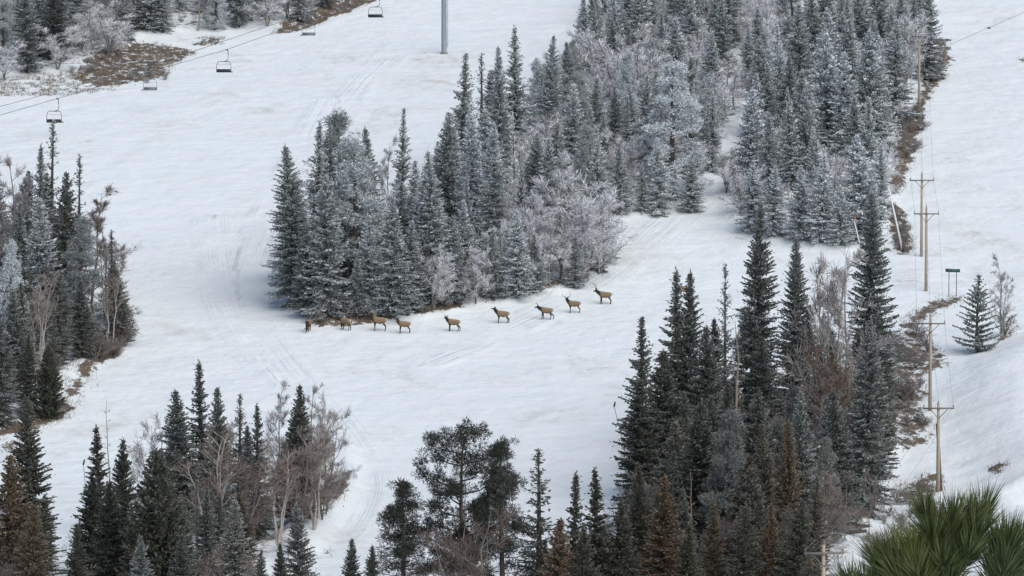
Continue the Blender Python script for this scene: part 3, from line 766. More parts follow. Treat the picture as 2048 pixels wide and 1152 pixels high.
 ('wide', 98, 838, 690, .05, .05, 0.88, 'dark green bushy spruce at the bottom of the left grove', 1.05),
 ('spruce', 55, 830, 665, .15, .15, 0.88, 'dark olive spruce next to the bushy dark green one', 1.1),
 ('snag', 28, 790, 590, .2, .2, 1.24, 'thin bare trunk in the lower left grove', .9),
 ('spruce', 5, 850, 640, .35, .1, 0.94, 'dark spruce at the far left bottom of the left grove', 1.2),
 # bottom left
 ('spruce', 60, 1240, 790, .12, .12, 1.00, 'big dark spruce with long branches at the bottom left corner', 1.2),
 ('spruce', 18, 1260, 910, .05, .65, 1.18, 'brown needled spruce in the bottom left corner', 1.2),
 ('spruce', 60, 1290, 1010, .05, .6, 1.12, 'lower brown spruce in front of the big dark corner spruce', 1.1),
 ('spire', 207, 1160, 850, .12, .15, 0.88, 'dark ragged spruce beside the bare thin snag', 1.3),
 ('spruce', 243, 1150, 875, .12, 0, 0.94, 'dark pointed spruce right of the bare thin snag', .9),
 ('spruce', 175, 1190, 935, .1, 0, 0.88, 'smaller dark spruce left of the ragged spruce pair', 1.1),
 ('spruce', 222, 1220, 960, .1, 0, 0.82, 'dark low spruce below the ragged spruce pair', 1.3),
 ('wide', 318, 1230, 898, .08, .08, 0.94, 'wide dense green spruce shaped like a broad cone', 1.1),
 ('snag', 220, 1060, 798, .1, .3, 1.24, 'bare thin snag standing up above the dark spruces', .8),
 ('spruce', 364, 1060, 778, .28, 0, 1.06, 'conical dark spruce at the back of the lower left grove', 1.2),
 ('spire', 406, 1050, 720, .28, .05, 1.00, 'tallest spruce of the lower left grove', 1.25),
 ('spruce', 443, 1060, 775, .3, .05, 1.06, 'grey spruce right of the tallest one in the lower left grove', .85),
 ('thin', 477, 1070, 787, .28, .05, 0.94, 'narrow dark spruce with stubby top in the lower left grove', 1.2),
 ('spire', 515, 1080, 806, .28, .05, 0.94, 'dark open spruce beside the white birch stems', 1.2),
 ('spruce', 598, 1040, 766, .2, .12, 0.94, 'dark pointed spruce wrapped by red brown twigs', .95),
 ('whitebirch', 430, 1120, 868, .05, .55, 1.12, 'white stemmed birch clump in front of the lower left grove', 1.25),
 ('whitebirch', 560, 1100, 900, .1, .6, 1.12, 'white birch stems under the red brown twigs', 1.1),
 ('whitebirch', 628, 1060, 840, .2, .45, 1.12, 'red brown twigged birch on the bend of the track', 1.2),
 ('birch', 652, 1030, 810, .35, .3, 1.24, 'fine twigged bare birch nearest the bend of the track', .62),
 ('birch', 606, 1060, 860, .15, .6, 1.12, 'dense red brown bare birch in the lower left grove', 1.0),
 ('birch', 645, 1040, 890, .15, .6, 1.06, 'low red brown birch at the bend of the track', .85),
 ('aspen', 556, 1020, 775, .5, .2, 1.24, 'pale bare aspen left of the pointed spruce', .9),
 ('aspen', 632, 1010, 768, .45, .3, 1.24, 'pale bare aspen right of the pointed spruce', .9),
 ('birch', 310, 1050, 850, .4, .3, 1.24, 'arching bare birch left of the conical spruce', .9),
 ('birch', 480, 1110, 930, .1, .6, 0.88, 'dark bare birch thicket behind the white stems', 1.4),
 ('spruce', 470, 1240, 1000, .3, .25, 1.36, 'grey green soft spruce in the bottom foreground', 1.15),
 ('spruce', 600, 1250, 1005, .3, .15, 1.24, 'grey green pointed spruce at the bottom by the track', 1.0),
 ('spruce', 520, 1270, 1100, .2, .1, 1.00, 'short spruce tip at the bottom between grey green ones', 1.0),
 ('spruce', 565, 1260, 1085, .15, .1, 0.94, 'dark low spruce at the bottom by the track', 1.0),
 # bottom middle
 ('spruce', 700, 1290, 1075, .2, .1, 1.06, 'small spruce tip at the bottom edge beside the track', 1.0),
 ('spruce', 741, 1300, 1090, .2, .15, 1.06, 'small pointed spruce right of the one beside the track', .9),
 ('broadpine', 918, 1310, 853, .0, .02, .58, 'large dark pine with a broad rounded crown in the bottom middle', 1.08),
 ('pine', 812, 1310, 965, .04, .06, .7, 'dark clumpy pine left of the broad crowned pine', 1.3),
 ('pine', 998, 1310, 890, .1, .04, .75, 'grey green pine right of the broad crowned pine', 1.05),
 ('birch', 935, 1330, 1010, .05, .3, 0.88, 'grey brown bare thicket below the broad crowned pine', 1.1),
 ('thin', 1076, 1290, 897, .2, .1, 1.06, 'ragged spruce with see through branches at the bottom middle', 1.5),
 ('spire', 1143, 1300, 942, .1, .1, 0.94, 'narrow dark spruce right of the ragged see through spruce', 1.2),
 ('spire', 1196, 1290, 933, .08, .12, 0.88, 'dark spruce with one long side branch near the thin leaning lance', 1.3),
 ('spruce', 1105, 1330, 1035, .05, .75, 1.24, 'rust brown spruce at the bottom middle', 1.2),
 ('spruce', 1165, 1330, 1055, .05, .2, 0.94, 'dark green spruce between rust brown ones at the bottom', 1.2),
 # lower right grove
 ('spire', 1280, 985, 634, .28, .08, 1.00, 'tall narrow spruce at the left end of the lower right grove', 1.25),
 ('spire', 1350, 960, 536, .3, .08, 1.06, 'tall spruce left of the half hidden elk', 1.2),
 ('spruce', 1383, 960, 540, .28, .0, 0.94, 'tall spruce right of the half hidden elk', .95),
 ('thin', 1449, 900, 528, .4, .25, 1.24, 'bare topped thin spruce beside the highest spruces', .8),
 ('spruce', 1510, 900, 405, .32, .05, 0.98, 'very tall dark spruce in the middle of the lower right grove', .95),
 ('spruce', 1586, 890, 470, .4, .1, 1.05, 'tall frosted grey spruce right of the very tall dark one', .9),
 ('spruce', 1742, 850, 380, .42, 0, 0.98, 'very tall dark dense spruce by the power line', 1.0),
 ('spruce', 1732, 1030, 632, .38, .12, 1.1, 'light grey spruce in front of the very tall dense one', 1.1),
 ('birch', 1655, 900, 525, .3, .25, 1.24, 'bare branched tree against the snow between two tall spruces', .65),
 ('aspen', 1690, 880, 520, .35, .3, 1.24, 'tall bare aspen left of the dense spruce by the power line', .9),
 ('birch', 1672, 960, 690, .02, .7, 1.24, 'orange brown bare bush in the lower right grove', .75),
 ('aspen', 1690, 1000, 780, .02, .6, 1.24, 'brown bare stems below the orange brown bush', 1.2),
 ('aspen', 1640, 980, 740, .1, .3, 1.12, 'bare aspens left of the orange brown bush', 1.2),
 ('pine', 1452, 1180, 825, .32, .15, 0.94, 'frosted clumpy pine in the lower right grove', .95),
 ('snag', 1470, 960, 640, .45, .3, 1.36, 'dead grey spruce skeleton below the very tall dark spruce', 1.3),
 ('spruce', 1420, 980, 650, .25, .1, 0.94, 'dark spruce behind the dead grey skeleton', 1.0),
 ('spruce', 1325, 1010, 700, .18, .12, 0.88, 'dark green spruce in the shade of the tall pair', 1.2),
 ('spruce', 1280, 1060, 760, .15, .1, 0.86, 'dark spruce with branches reaching to the thin leaning lance', 1.3),
 ('spruce', 1325, 1260, 950, .05, .75, 1.18, 'large brown dead spruce low in the lower right grove', 1.15),
 ('snag', 1388, 1190, 935, .1, .3, 1.48, 'broken pale snag among the brown spruces', .9),
 ('spruce', 1532, 1220, 845, .15, .4, 1.00, 'brown tinged narrow spruce in the lower right grove', .8),
 ('spruce', 1577, 1240, 840, .05, .7, 1.06, 'tall narrow rust brown spruce in the lower right grove', .75),
 ('spruce', 1600, 1150, 780, .35, .1, 1.06, 'grey spruce behind the rust brown narrow one', .9),
 ('spruce', 1428, 1290, 1000, .05, .5, 1.06, 'olive brown spruce at the bottom of the lower right grove', .9),
 ('spruce', 1527, 1300, 1008, .05, .7, 1.12, 'rust topped spruce at the bottom edge', .9),
 ('spruce', 1628, 1225, 950, .12, .35, 1.18, 'olive spruce beside the lowest utility pole', .85),
 ('spruce', 1510, 1160, 780, .2, .1, 0.82, 'dark spruce between the frosted pine and brown spruces', 1.1),
 ('spruce', 1390, 1150, 800, .2, .1, 0.88, 'deep green spruce behind the frosted clumpy pine', 1.1),
 ('spruce', 1245, 1290, 1000, .08, .15, 0.88, 'dark green spruce at the bottom left of the lower right grove', 1.2),
 ('spruce', 1585, 1310, 1000, .08, .15, 0.88, 'green spruce at the bottom edge near the lowest pole', 1.1),
 ('spruce', 1480, 1310, 1010, .08, .2, 0.86, 'dark green spruce between two rust tipped ones at the bottom', 1.1),
 ('spruce', 1370, 1320, 1050, .05, .25, 0.88, 'dark olive spruce at the bottom edge below the broken snag', 1.2),
 ('snag', 1690, 1080, 960, .1, .3, 1.36, 'thin pale stem in the snow by the fallen logs', .9),
 ('aspen', 1740, 1080, 950, .1, .3, 1.24, 'thin bare sapling by the brushy power line strip', .9),
 # right hand open slope
 ('young', 1953, 706, 549, .38, 0, 1.18, 'small open tiered spruce alone on the right hand slope', 1.3),
 ('aspen', 2003, 682, 508, .45, .2, 1.24, 'bare pale birch sapling right of the lone small spruce', .8),
 ('shrub', 2010, 672, 628, .2, .3, 1.12, 'grey bare shrub at the foot of the birch sapling', 1.0),
 # top left wood
 ('birch', 215, 112, 22, 1.0, 0, 1.25, 'bright white frosted birch on the edge of the top left wood', 1.7),
 ('birch', 115, 140, 50, 1.0, 0, 1.15, 'frosted white birch over the brown bank', 1.7),
 ('birch', 10, 160, 80, 1.0, 0, 1.15, 'frosted birch in the top left corner', 1.6),
 ('birch', 165, 110, 25, 1.0, .0, 1.1, 'frosted birch behind the brown bank', 1.7),
 ('spruce', 55, 145, -40, .65, 0, .85, 'large frosted spruce in the top left corner', 1.2),
 ('spruce', 110, 120, -50, .35, 0, .7, 'dark spruce between frosted trees in the top left corner', 1.1),
 ('spruce', 268, 60, -80, .4, 0, .8, 'dark spruce behind the bright white birch', 1.1),
 ('spruce', 325, 66, -50, .8, 0, 1.0, 'frosted spruce with low skirt right of the bright white birch', 1.2),
 ('pine', 430, 60, -80, .95, 0, 1.1, 'pine with thick rime clumps and a bare brown trunk', 1.1),
 ('snag', 395, 62, -60, .1, .3, .8, 'bare dark trunk in the top left wood', 1.6),
 ('birch', 535, 52, -40, 1.0, 0, 1.2, 'white frosted birch in the middle of the top left wood', 1.6),
 ('spruce', 600, 42, -90, .7, 0, .95, 'frosted spruce at the right end of the top left wood', 1.1),
 ('spruce', 478, 55, -60, .6, 0, .9, 'grey spruce between the rimed pine and the white birch', 1.1),
 ('spruce', 650, 15, -110, .5, 0, .8, 'dark spruce at the last corner of the top left wood', 1.1),
]
for f in FE:
    kind, u, vb, vt, fr, br, bt, lab, ws = f
    tree(kind, u, vb, vt, fr, br, bt, lab, ws, dead=(kind in ('spruce', 'spire') and br >= .6))

def project(x, y, z):
    d = y * CP + z * SP; h = -y * SP + z * CP
    return 1024 + F * x / d, 576 - F * h / d

# ---- the trees between them: rows that nothing tells apart
def scatter(poly, sp, n, inset=0.6):
    x0, y0 = poly.min(0); x1, y1 = poly.max(0)
    out = []
    tries = 0
    taken = list(TREES)
    while len(out) < n and tries < n * 60:
        tries += 1
        x = rnd.uniform(x0, x1); y = rnd.uniform(y0, y1)
        if float(sdist(poly, np.array([x]), np.array([y]))[0]) < inset: continue
        if abs(x) > 0.125 * y + 7: continue
        pu, pv = project(x, y, ground(x, y))
        if pv < -8 or (1590 < pu < 1700 and pv > 1175): continue      # the lowest pole stands in a gap
        # rows foreshorten: keep trees wider apart along the view than across it
        if any(abs(x - a) < sp * 3 and abs(y - b) < sp * 6 and math.hypot((x - a) / 1.0, (y - b) / 1.7) < sp for a, b in taken): continue
        out.append((x, y)); taken.append((x, y))
    return out
FILL = [
 ('central', 2.5, 170, [('spruce', .48), ('spire', .04), ('birch', .30), ('aspen', .1), ('pine', .08)], (9, 14), (.5, .85), (0, .08), (1.12, 1.4), 'central grove'),
 ('upper', 2.4, 70, [('spruce', .60), ('spire', .04), ('birch', .26), ('aspen', .1)], (9, 14), (.5, .85), (0, .06), (1.12, 1.4), 'right hand wood'),
 ('left', 2.1, 32, [('spruce', .4), ('thin', .1), ('aspen', .25), ('pine', .12), ('birch', .13)], (9, 14), (.08, .42), (0.05, .35), (.85, 1.15), 'left grove'),
 ('top_left', 1.7, 90, [('spruce', .45), ('birch', .42), ('pine', .13)], (10, 15), (.7, 1.05), (0, .05), (.95, 1.25), 'top left wood'),
 ('lower_left', 1.9, 46, [('spruce', .34), ('birch', .36), ('aspen', .18), ('thin', .12)], (6, 9.5), (.08, .3), (0, .5), (.8, 1.15), 'lower left grove'),
 ('lower_right', 1.9, 78, [('spruce', .52), ('thin', .05), ('aspen', .17), ('birch', .18), ('pine', .08)], (8.5, 13), (.04, .3), (0.12, .5), (.85, 1.3), 'lower right grove'),
]
MARKS = [(690, 330, 'the tall clumpy pine'), (800, 330, 'the lone narrow spruce'), (917, 220, 'the tall grey spire'), (1032, 150, 'the highest spire'), (1350, 260, 'the big white pine'),
 (1318, 350, 'the bright clearing spruce'), (868, 550, 'the frosted birch thicket'), (952, 550, 'the rounded frosted birch'), (1175, 450, 'the large pale birch'), (1031, 350, 'the thin pale spruce column'),
 (785, 510, 'the symmetrical front spruce'), (652, 490, 'the leftmost elk spruce'), (1250, 160, 'the broad birch canopy'), (1376, 75, 'the big top edge spruce'), (1168, 90, 'the level branched corner spruce'),
 (1142, 260, 'the mid wood frosted spruce'), (1460, 170, 'the pale stemmed aspens'), (1560, 150, 'the pale gap spruce'), (1655, 190, 'the tall mid wood spruce'), (1790, 140, 'the tan pole spruce'),
 (1720, 380, 'the bright blue grey spruce'), (1640, 400, 'the pale front row spruce'), (1740, 250, 'the red brush edge spruce'), (1545, 410, 'the short clearing edge spruce'),
 (98, 400, 'the chair high spire'), (186, 500, 'the brown bare aspen'), (28, 600, 'the frosted edge pine'), (80, 650, 'the forked pale birch'), (98, 770, 'the bushy dark green spruce'), (215, 620, 'the slanting birch stems'),
 (215, 65, 'the bright white birch'), (55, 50, 'the corner spruce'), (430, 20, 'the rimed pine'), (600, 10, 'the end spruce'),
 (60, 1000, 'the big corner spruce'), (318, 1050, 'the broad green cone spruce'), (406, 880, 'the tallest lower left spruce'), (430, 1000, 'the white birch stems'), (640, 930, 'the red brown birches'), (470, 1110, 'the grey green soft spruce'),
 (1280, 800, 'the tall narrow end spruce'), (1365, 740, 'the tall twin spruces'), (1510, 640, 'the very tall dark spruce'), (1742, 600, 'the dense power line spruce'), (1672, 820, 'the orange brown bush'), (1452, 1000, 'the frosted clumpy pine'),
 (1325, 1100, 'the large brown dead spruce'), (1577, 1030, 'the rust brown narrow spruce'), (1732, 830, 'the light grey spruce'), (1640, 1100, 'the lowest pole')]
WORD = {'spruce': 'spruce', 'spire': 'spruce', 'thin': 'sparse spruce', 'pine': 'pine', 'birch': 'bare birch', 'aspen': 'bare aspen'}
SKYLINE = {
 'lower_right': [(1040, 1085), (1262, 1040), (1300, 800), (1340, 640), (1400, 600), (1500, 520), (1560, 560), (1640, 640), (1700, 560), (1760, 480), (1795, 760), (1810, 950)],
 'lower_left': [(-80, 930), (60, 900), (120, 1090), (180, 1010), (330, 890), (400, 800), (520, 860), (600, 820), (690, 860), (705, 1010)],
 'left': [(-120, 340), (60, 340), (100, 320), (160, 345), (200, 420), (240, 510), (262, 620)],
 'central': [(560, 420), (600, 330), (690, 275), (760, 310), (800, 335), (860, 340), (900, 210), (950, 160), (1030, 115), (1100, 125), (1160, 60), (1200, -60), (1500, -300)]}
HIDDEN = set()     # rows that stand wholly behind others from where the photograph was taken
rows = []
for gname, sp, n, mix, hr, fr, br, bt, where in FILL:
    for (x, y) in scatter(WG[gname], sp, n):
        q = rnd.random(); kind = mix[-1][0]
        for k, p in mix:
            if q < p: kind = k; break
            q -= p
        h = rnd.uniform(*hr) * (0.62 if kind in ('birch', 'aspen') else 1.0)
        f = rnd.uniform(*fr); b = rnd.uniform(*br) * (rnd.random() < .6)
        fw = 'frosted' if f > .7 else ('grey' if f > .4 else 'dark')
        size = ('tall' if h > hr[0] + .55 * (hr[1] - hr[0]) else 'middling') if kind not in ('birch', 'aspen') else 'slight'
        z = ground(x, y)
        if gname in SKYLINE:
            u, v = project(x, y, z); sk = np.array(SKYLINE[gname], float)
            h = min(h, (v - np.interp(u, sk[:, 0], sk[:, 1])) / F * y)
            if h < 3.5: continue
        u, v = project(x, y, z + h * .6)
        mu, mv, mk = min(MARKS, key=lambda m: (m[0] - u) ** 2 + (m[1] - v) ** 2)
        du, dv = u - mu, v - mv
        w = []
        if abs(dv) > 28: w.append('above' if dv < 0 else 'below')
        if abs(du) > 28: w.append('left of' if du < 0 else 'right of')
        pos = ' and '.join(w) if w else 'right behind'
        rows.append([kind, (x, y, z), h, f, b, rnd.uniform(*bt), rnd.uniform(1.05, 1.4), '%s %s %s' % (size, fw, WORD[kind]), '%s %s' % (pos, mk), math.hypot(du, dv), 'trees inside the ' + where])
        rows[-1].append(rnd.uniform(0, 6.28))
ORD = ['', 'second ', 'third ', 'fourth ', 'fifth ', 'sixth ', 'seventh ', 'eighth ', 'ninth ', 'tenth ', 'eleventh ', 'twelfth ', 'thirteenth ']
seen = {}
for i in sorted(range(len(rows)), key=lambda i: rows[i][9]):
    if i in HIDDEN: continue
    rw = rows[i]; key = (rw[7], rw[8]); c = seen[key] = seen.get(key, -1) + 1
    rw[7] = ORD[min(c, 12)] + rw[7] + ' ' + rw[8]
for i, rw in enumerate(rows):
    if i in HIDDEN: continue
    kind, p, h, f, b, bt, ws, lab, _, _, grp, rz = rw
    o = plant(kind, p, h, f, b, bt, ws, lab, grp, rz)
    o['row'] = i

# thickets of saplings and twigs that fill the floor of the woods: nobody could count them
def undergrowth(name, groves, per, hmax, label, col):
    K = Kites()
    for g in groves:
        poly = WG[g]; x0, y0 = poly.min(0); x1, y1 = poly.max(0)
        n = int((x1 - x0) * (y1 - y0) * per)
        X = rng.uniform(x0, x1, n); Y = rng.uniform(y0, y1, n)
        ok = (sdist(poly, X, Y) > .8) & (np.abs(X) < .128 * Y + 2) & (fbm(X / 4, Y / 6, 55, 2) > -.08)
        for x, y in zip(X[ok], Y[ok]):
            h = rnd.uniform(.5, 1.0) * hmax; m = int(22 * h) + 8; z = ground(x, y)
            P = np.repeat(np.array([[x, y, z]]), m, 0); t = rng.random(m)
            off = rng.normal(0, .16, (m, 2)) * h * (.3 + t[:, None])
            P[:, :2] += off; P[:, 2] += h * t * .85
            D = np.concatenate([off * 1.5 + rng.normal(0, .3, (m, 2)), np.full((m, 1), .6)], 1)
            K.add(P, D, rng.uniform(.35, .8, m), rng.uniform(.025, .05, m), .7, 1.0, rnd.random())
    o = link(name, K.mesh(name, M_TWIG, crossed=False)); o.color = col
    tag(o, label, 'undergrowth', kind='stuff')
undergrowth('frosted_undergrowth', ('central', 'upper', 'top_left'), .11, 2.6, 'frosted grey twigs and saplings filling the floor of the upper woods', (.6, .15, .75, 1))
undergrowth('brown_undergrowth', ('left', 'lower_left', 'lower_right'), .13, 2.6, 'brown grey twigs and saplings filling the floor of the lower groves', (.15, .35, .8, 1))

# ---- low brush: grey, red brown and frosted shrubs on the open strips and at the feet of the woods
SMARKS = [(1838, 200, 'the tan pole'), (1843, 480, 'the leaning white pole'), (1852, 560, 'the pole left of the sign'), (1905, 580, 'the green sign'), (1860, 740, 'the brushy strip pole'), (1876, 900, 'the propped pole'), (1742, 800, 'the dense power line spruce'),
 (1732, 960, 'the light grey spruce'), (1640, 1120, 'the lowest pole'), (1710, 1062, 'the fallen logs'), (1880, 1060, 'the foreground pine'), (300, 160, 'the faint lift chair'), (215, 100, 'the bright white birch'), (115, 120, 'the brown bank birch'),
 (616, 655, 'the leftmost elk'), (757, 650, 'the raised head elk'), (868, 600, 'the frosted birch thicket'), (952, 600, 'the rounded frosted birch'), (215, 680, 'the slanting birch stems'), (238, 640, 'the leaning edge spruce'), (98, 820, 'the bushy green spruce'),
 (318, 1150, 'the broad green cone spruce'), (470, 1140, 'the grey green soft spruce'), (222, 1150, 'the low dark spruce'), (628, 1000, 'the bend birch'), (600, 1150, 'the pointed track spruce')]
SSEEN = {}
def brush(pts, n, h, fr, br, bt, lab, group):
    poly = wpoly(pts); its = []
    for (x, y) in scatter(poly, .55, n, 0.1):
        z = ground(x, y); u, v = project(x, y, z + .5)
        mu, mv, mk = min(SMARKS, key=lambda m: (m[0] - u) ** 2 + (m[1] - v) ** 2)
        w = []
        if abs(v - mv) > 14: w.append('above' if v < mv else 'below')
        if abs(u - mu) > 14: w.append('left of' if u < mu else 'right of')
        its.append((math.hypot(u - mu, v - mv), x, y, z, (' and '.join(w) or 'at the foot of') + ' ' + mk))
    for d, x, y, z, pos in sorted(its):
        c = SSEEN[(lab, pos)] = SSEEN.get((lab, pos), -1) + 1
        plant('shrub', (x, y, z), rnd.uniform(*h), rnd.uniform(*fr), rnd.uniform(*br), rnd.uniform(*bt), rnd.uniform(.9, 1.5), ORD[min(c, 12)] + lab + ' ' + pos, group)
brush([(1780, 300), (1795, 230), (1845, 205), (1850, 250), (1835, 300), (1795, 340)], 16, (.9, 1.7), (.1, .4), (.6, 1), (.8, 1.1), 'red twigged shrub', 'red twigged shrubs below the tan pole')
brush([(1780, 430), (1800, 420), (1830, 500), (1790, 508)], 8, (.8, 1.4), (.2, .5), (.1, .4), (.7, 1), 'grey brown shrub', 'shrubs round the leaning white pole')
brush([(1760, 690), (1830, 660), (1885, 725), (1850, 745), (1850, 800), (1835, 835), (1870, 860), (1780, 910), (1740, 1030), (1700, 1080), (1740, 800)], 55, (.7, 1.8), (.05, .35), (.2, .7), (.7, 1), 'brown strip shrub', 'shrubs on the power line strip')
brush([(250, 150), (330, 140), (340, 160), (260, 172)], 10, (.6, 1.1), (.3, .7), (.1, .4), (.8, 1), 'low grey shrub', 'shrubs on the brown bank')
brush([(100, 160), (200, 110), (240, 90), (180, 150)], 10, (.6, 1.2), (.4, .9), (.1, .4), (.8, 1.1), 'low frosted shrub', 'shrubs at the foot of the top left wood')
brush([(600, 640), (760, 640), (930, 616), (920, 600), (760, 622), (610, 620)], 20, (.7, 1.5), (.4, .9), (.1, .3), (.8, 1), 'frosted edge shrub', 'shrubs at the foot of the central grove')
brush([(225, 690), (245, 600), (258, 690), (235, 714), (175, 730)], 22, (1.2, 3.0), (.1, .3), (.5, 1), (.7, .9), 'red brown shrub', 'shrubs at the edge of the left grove')
brush([(200, 1230), (480, 1230), (480, 1180), (200, 1180)], 26, (2.0, 3.4), (.1, .25), (.15, .4), (1.0, 1.5), 'straw coloured bare shrub', 'straw shrubs at the bottom edge')
brush([(620, 1060), (690, 1010), (700, 960), (660, 1000)], 14, (.7, 1.6), (.1, .4), (.5, .9), (.7, .9), 'red brown bank shrub', 'shrubs on the track bend bank')
brush([(1700, 1075), (1800, 1000), (1880, 985), (1860, 1060), (1750, 1130)], 26, (.8, 1.7), (.05, .3), (.1, .4), (.8, 1.1), 'grey bare shrub', 'shrubs behind the foreground pine')

# dry grass standing through the thin snow: nobody could count it
def dry_grass():
    K = Kites()
    for pts, val, soft in BARE:
        if val < .6: continue
        poly = wpoly(pts)
        x0, y0 = poly.min(0); x1, y1 = poly.max(0)
        n = int(min(16000, (x1 - x0) * (y1 - y0) * 16))
        X = rng.uniform(x0, x1, n); Y = rng.uniform(y0, y1, n)
        ok = (sdist(poly, X, Y) + rng.normal(0, .5, n) > 0) & (fbm(X / 1.5, Y / 2.2, 77, 3) > -0.02 - .12 * (val - .7))
        X = X[ok]; Y = Y[ok]
        if len(X) == 0: continue
        P = np.stack([X, Y, [ground(a, b) - .03 for a, b in zip(X, Y)]], 1)
        D = rng.normal(0, .45, (len(X), 3)); D[:, 2] = .8
        K.add(P, D, rng.uniform(.2, .65, len(X)), rng.uniform(.03, .08, len(X)), 0, .3)
    return K.mesh('dry_grass', foliage('dry_grass_blades', (0.20, 0.155, 0.10), (0.1, 0.06, 0.04), (0.3, 0.26, 0.2)), crossed=False)
g = link('dry_grass', dry_grass()); g.color = (.6, 0, .8, 1)
tag(g, 'dry tan and brown grass standing through thin snow on the open banks', 'dry grass', kind='stuff')

# ------------------------------------------------------------------ power line
def V3(*a): return Vector(a)
def utility_pole(u, vb, vt, label, arm=3.0, arm_drop=0.35, pins=3, braces=True, p=None, rz=0.0):
    p = p or at(u, vb)
    h = (vb - vt) / F * math.hypot(p.y, p.z)
    o = thing('utility_pole', (p.x, p.y, p.z - .1), label, 'utility pole', 'poles of the power line', rz)
    link('pole', Tubes().path([(0, 0, -.3), (0, 0, h * .5), (0, 0, h + .1)], [.21, .17, .13], 10).mesh('pole', M_POLE), o)
    za = h - arm_drop - .3
    link('crossarm', Tubes().box((0, -.19, za), (arm, .11, .15)).mesh('crossarm', M_ARM, False), o)
    if braces:
        for s in (-1, 1):
            link('brace', Tubes().path([(s * .03, -.17, za - .95), (s * arm * .29, -.19, za - .06)], .035, 4).mesh('brace', M_ARM), o)
    me = Tubes().path([(0, 0, 0), (0, 0, .09), (0, 0, .11), (0, 0, .2), (0, 0, .24)], [.02, .03, .075, .06, .02], 8).mesh('insulator', M_PORC)
    tops = []
    for q in ((-arm * .47, -.19, za + .075), (0, 0, h + .1), (arm * .47, -.19, za + .075))[:pins]:
        link('insulator', me, o, q)
        c, s_ = math.cos(rz), math.sin(rz)
        tops.append(Vector((p.x + q[0] * c - q[1] * s_, p.y + q[0] * s_ + q[1] * c, p.z - .1 + q[2] + .22)))
    return tops
UP = []
UP.append(utility_pole(1838, 217, 68, 'tan utility pole in front of the right hand wood, farthest up the hill', 2.4, .0))
UP.append(utility_pole(1843, 514, 348, 'utility pole rising behind the nearer crossarm, beside the leaning white pole', 3.0, .45))
UP.append(utility_pole(1852, 583, 415, 'grey utility pole on open snow left of the green sign', 3.0, .4))
UP.append(utility_pole(1860, 823, 634, 'utility pole above the brushy strip left of the lone small spruce', 3.1, .35))
UP.append(utility_pole(1876, 985, 808, 'utility pole with a brown prop pole leaning against it', 3.0, .05))
UP.append(utility_pole(1646, 1385, 1120, 'nearest utility pole, only its top and crossarm above the photo bottom', 2.9, .2, rz=.08))
p5 = at(1883, 984)
o = thing('prop_pole', (p5.x, p5.y + .3, p5.z - .1), 'dark brown prop pole leaning against a utility pole behind the foreground pine', 'prop pole')
link('pole', Tubes().path([(0, 0, -.2), (-.42, 0, 6.6)], [.17, .14], 8).mesh('prop_pole', simple('brown_prop_wood', (.14, .095, .068), .85)), o)
for i, lab in enumerate(('wire on the left arm ends of the power line', 'wire on the pole tops of the power line', 'wire on the right arm ends of the power line')):
    T = Tubes()
    pts = []
    for a, b in zip(UP[:-1], UP[1:]):
        for t in np.linspace(0, 1, 9)[:-1]:
            q = a[i].lerp(b[i], t); L = (a[i] - b[i]).length
            pts.append((q.x, q.y, q.z - 4 * t * (1 - t) * L * .012))
    pts.append(tuple(UP[-1][i]))
    T.path(pts, .011, 4)
    tag(link('power_wire', T.mesh('power_wire', M_WIRE)), 'thin sagging ' + lab, 'wire', 'wires of the power line')
# overhead cable with marker, upper right
a, b = P3(1838, 116, at(1838, 217).y), P3(2220, -62, 690)
o = thing('overhead_cable', tuple(a), 'thin cable with one small marker crossing the upper right snow', 'cable')
d = b - a
link('cable', Tubes().path([(0, 0, 0), tuple(d * .5 - np.array([0, 0, .5])), tuple(d)], .028, 4).mesh('overhead_cable', M_WIRE), o)
link('marker', Tubes().path([(-.28, 0, 0), (-.18, 0, 0), (.18, 0, .03), (.28, 0, .03)], [.03, .13, .13, .03], 8).mesh('marker', M_DARKSTEEL), o, tuple(d * .34 - np.array([0, 0, .42])))

# trail sign
p = at(1905, 594)
o = thing('trail_sign', tuple(p), 'dark green wide trail sign on two thin posts', 'sign', rz=.12)
for x in (-.44, .46):
    link('post', Tubes().path([(x, 0, -.4), (x, 0, 2.9)], .045, 6).mesh('post', M_DARKSTEEL), o)
zt = 3.06
link('board', Tubes().box((0, -.06, zt), (1.75, .05, .40), ry=.04).mesh('board', M_GREENSIGN, False), o)
M_LET = simple('faint_sign_lettering', (.08, .2, .17), .6)
for x in (-.55, -.42, -.30, -.08, .06, .2, .34, .5):
    link('letter', Tubes().box((x, -.088, zt + .03 - .04 * x), (.07, .006, .10), ry=.04).mesh('letter', M_LET, False), o)

# thin snowmaking lances and other slender poles
def lance(u0, v0, u1, v1, label, head=True, mat=None, r=.04, base=False, headm=None):
    p = at(u0, v0); D = math.hypot(p.y, p.z)
    dx = (u1 - u0) / F * D; dz = (v0 - v1) / F * D
    o = thing('snowmaking_lance', tuple(p), label, 'lance')
    link('pole', Tubes().path([(-dx * .03, 0, -dz * .03), (dx, 0, dz)], [r, r * .8], 6).mesh('lance_pole', mat or M_LANCE), o)
    if head:
        link('head', Tubes().path([(dx - .02, 0, dz - .1), (dx + .05, 0, dz + .12), (dx + .12, 0, dz + .42)], [.09, .1, .08], 6).mesh('lance_head', headm or M_DARKSTEEL), o)
    if base:
        link('base', Tubes().path([(0, 0, -.1), (0, 0, 1.2)], [.2, .16], 8).mesh('lance_base', M_DARKSTEEL), o)
lance(1258, 935, 1228, 812, 'thin grey lance leaning away from the lower right grove', r=.055)
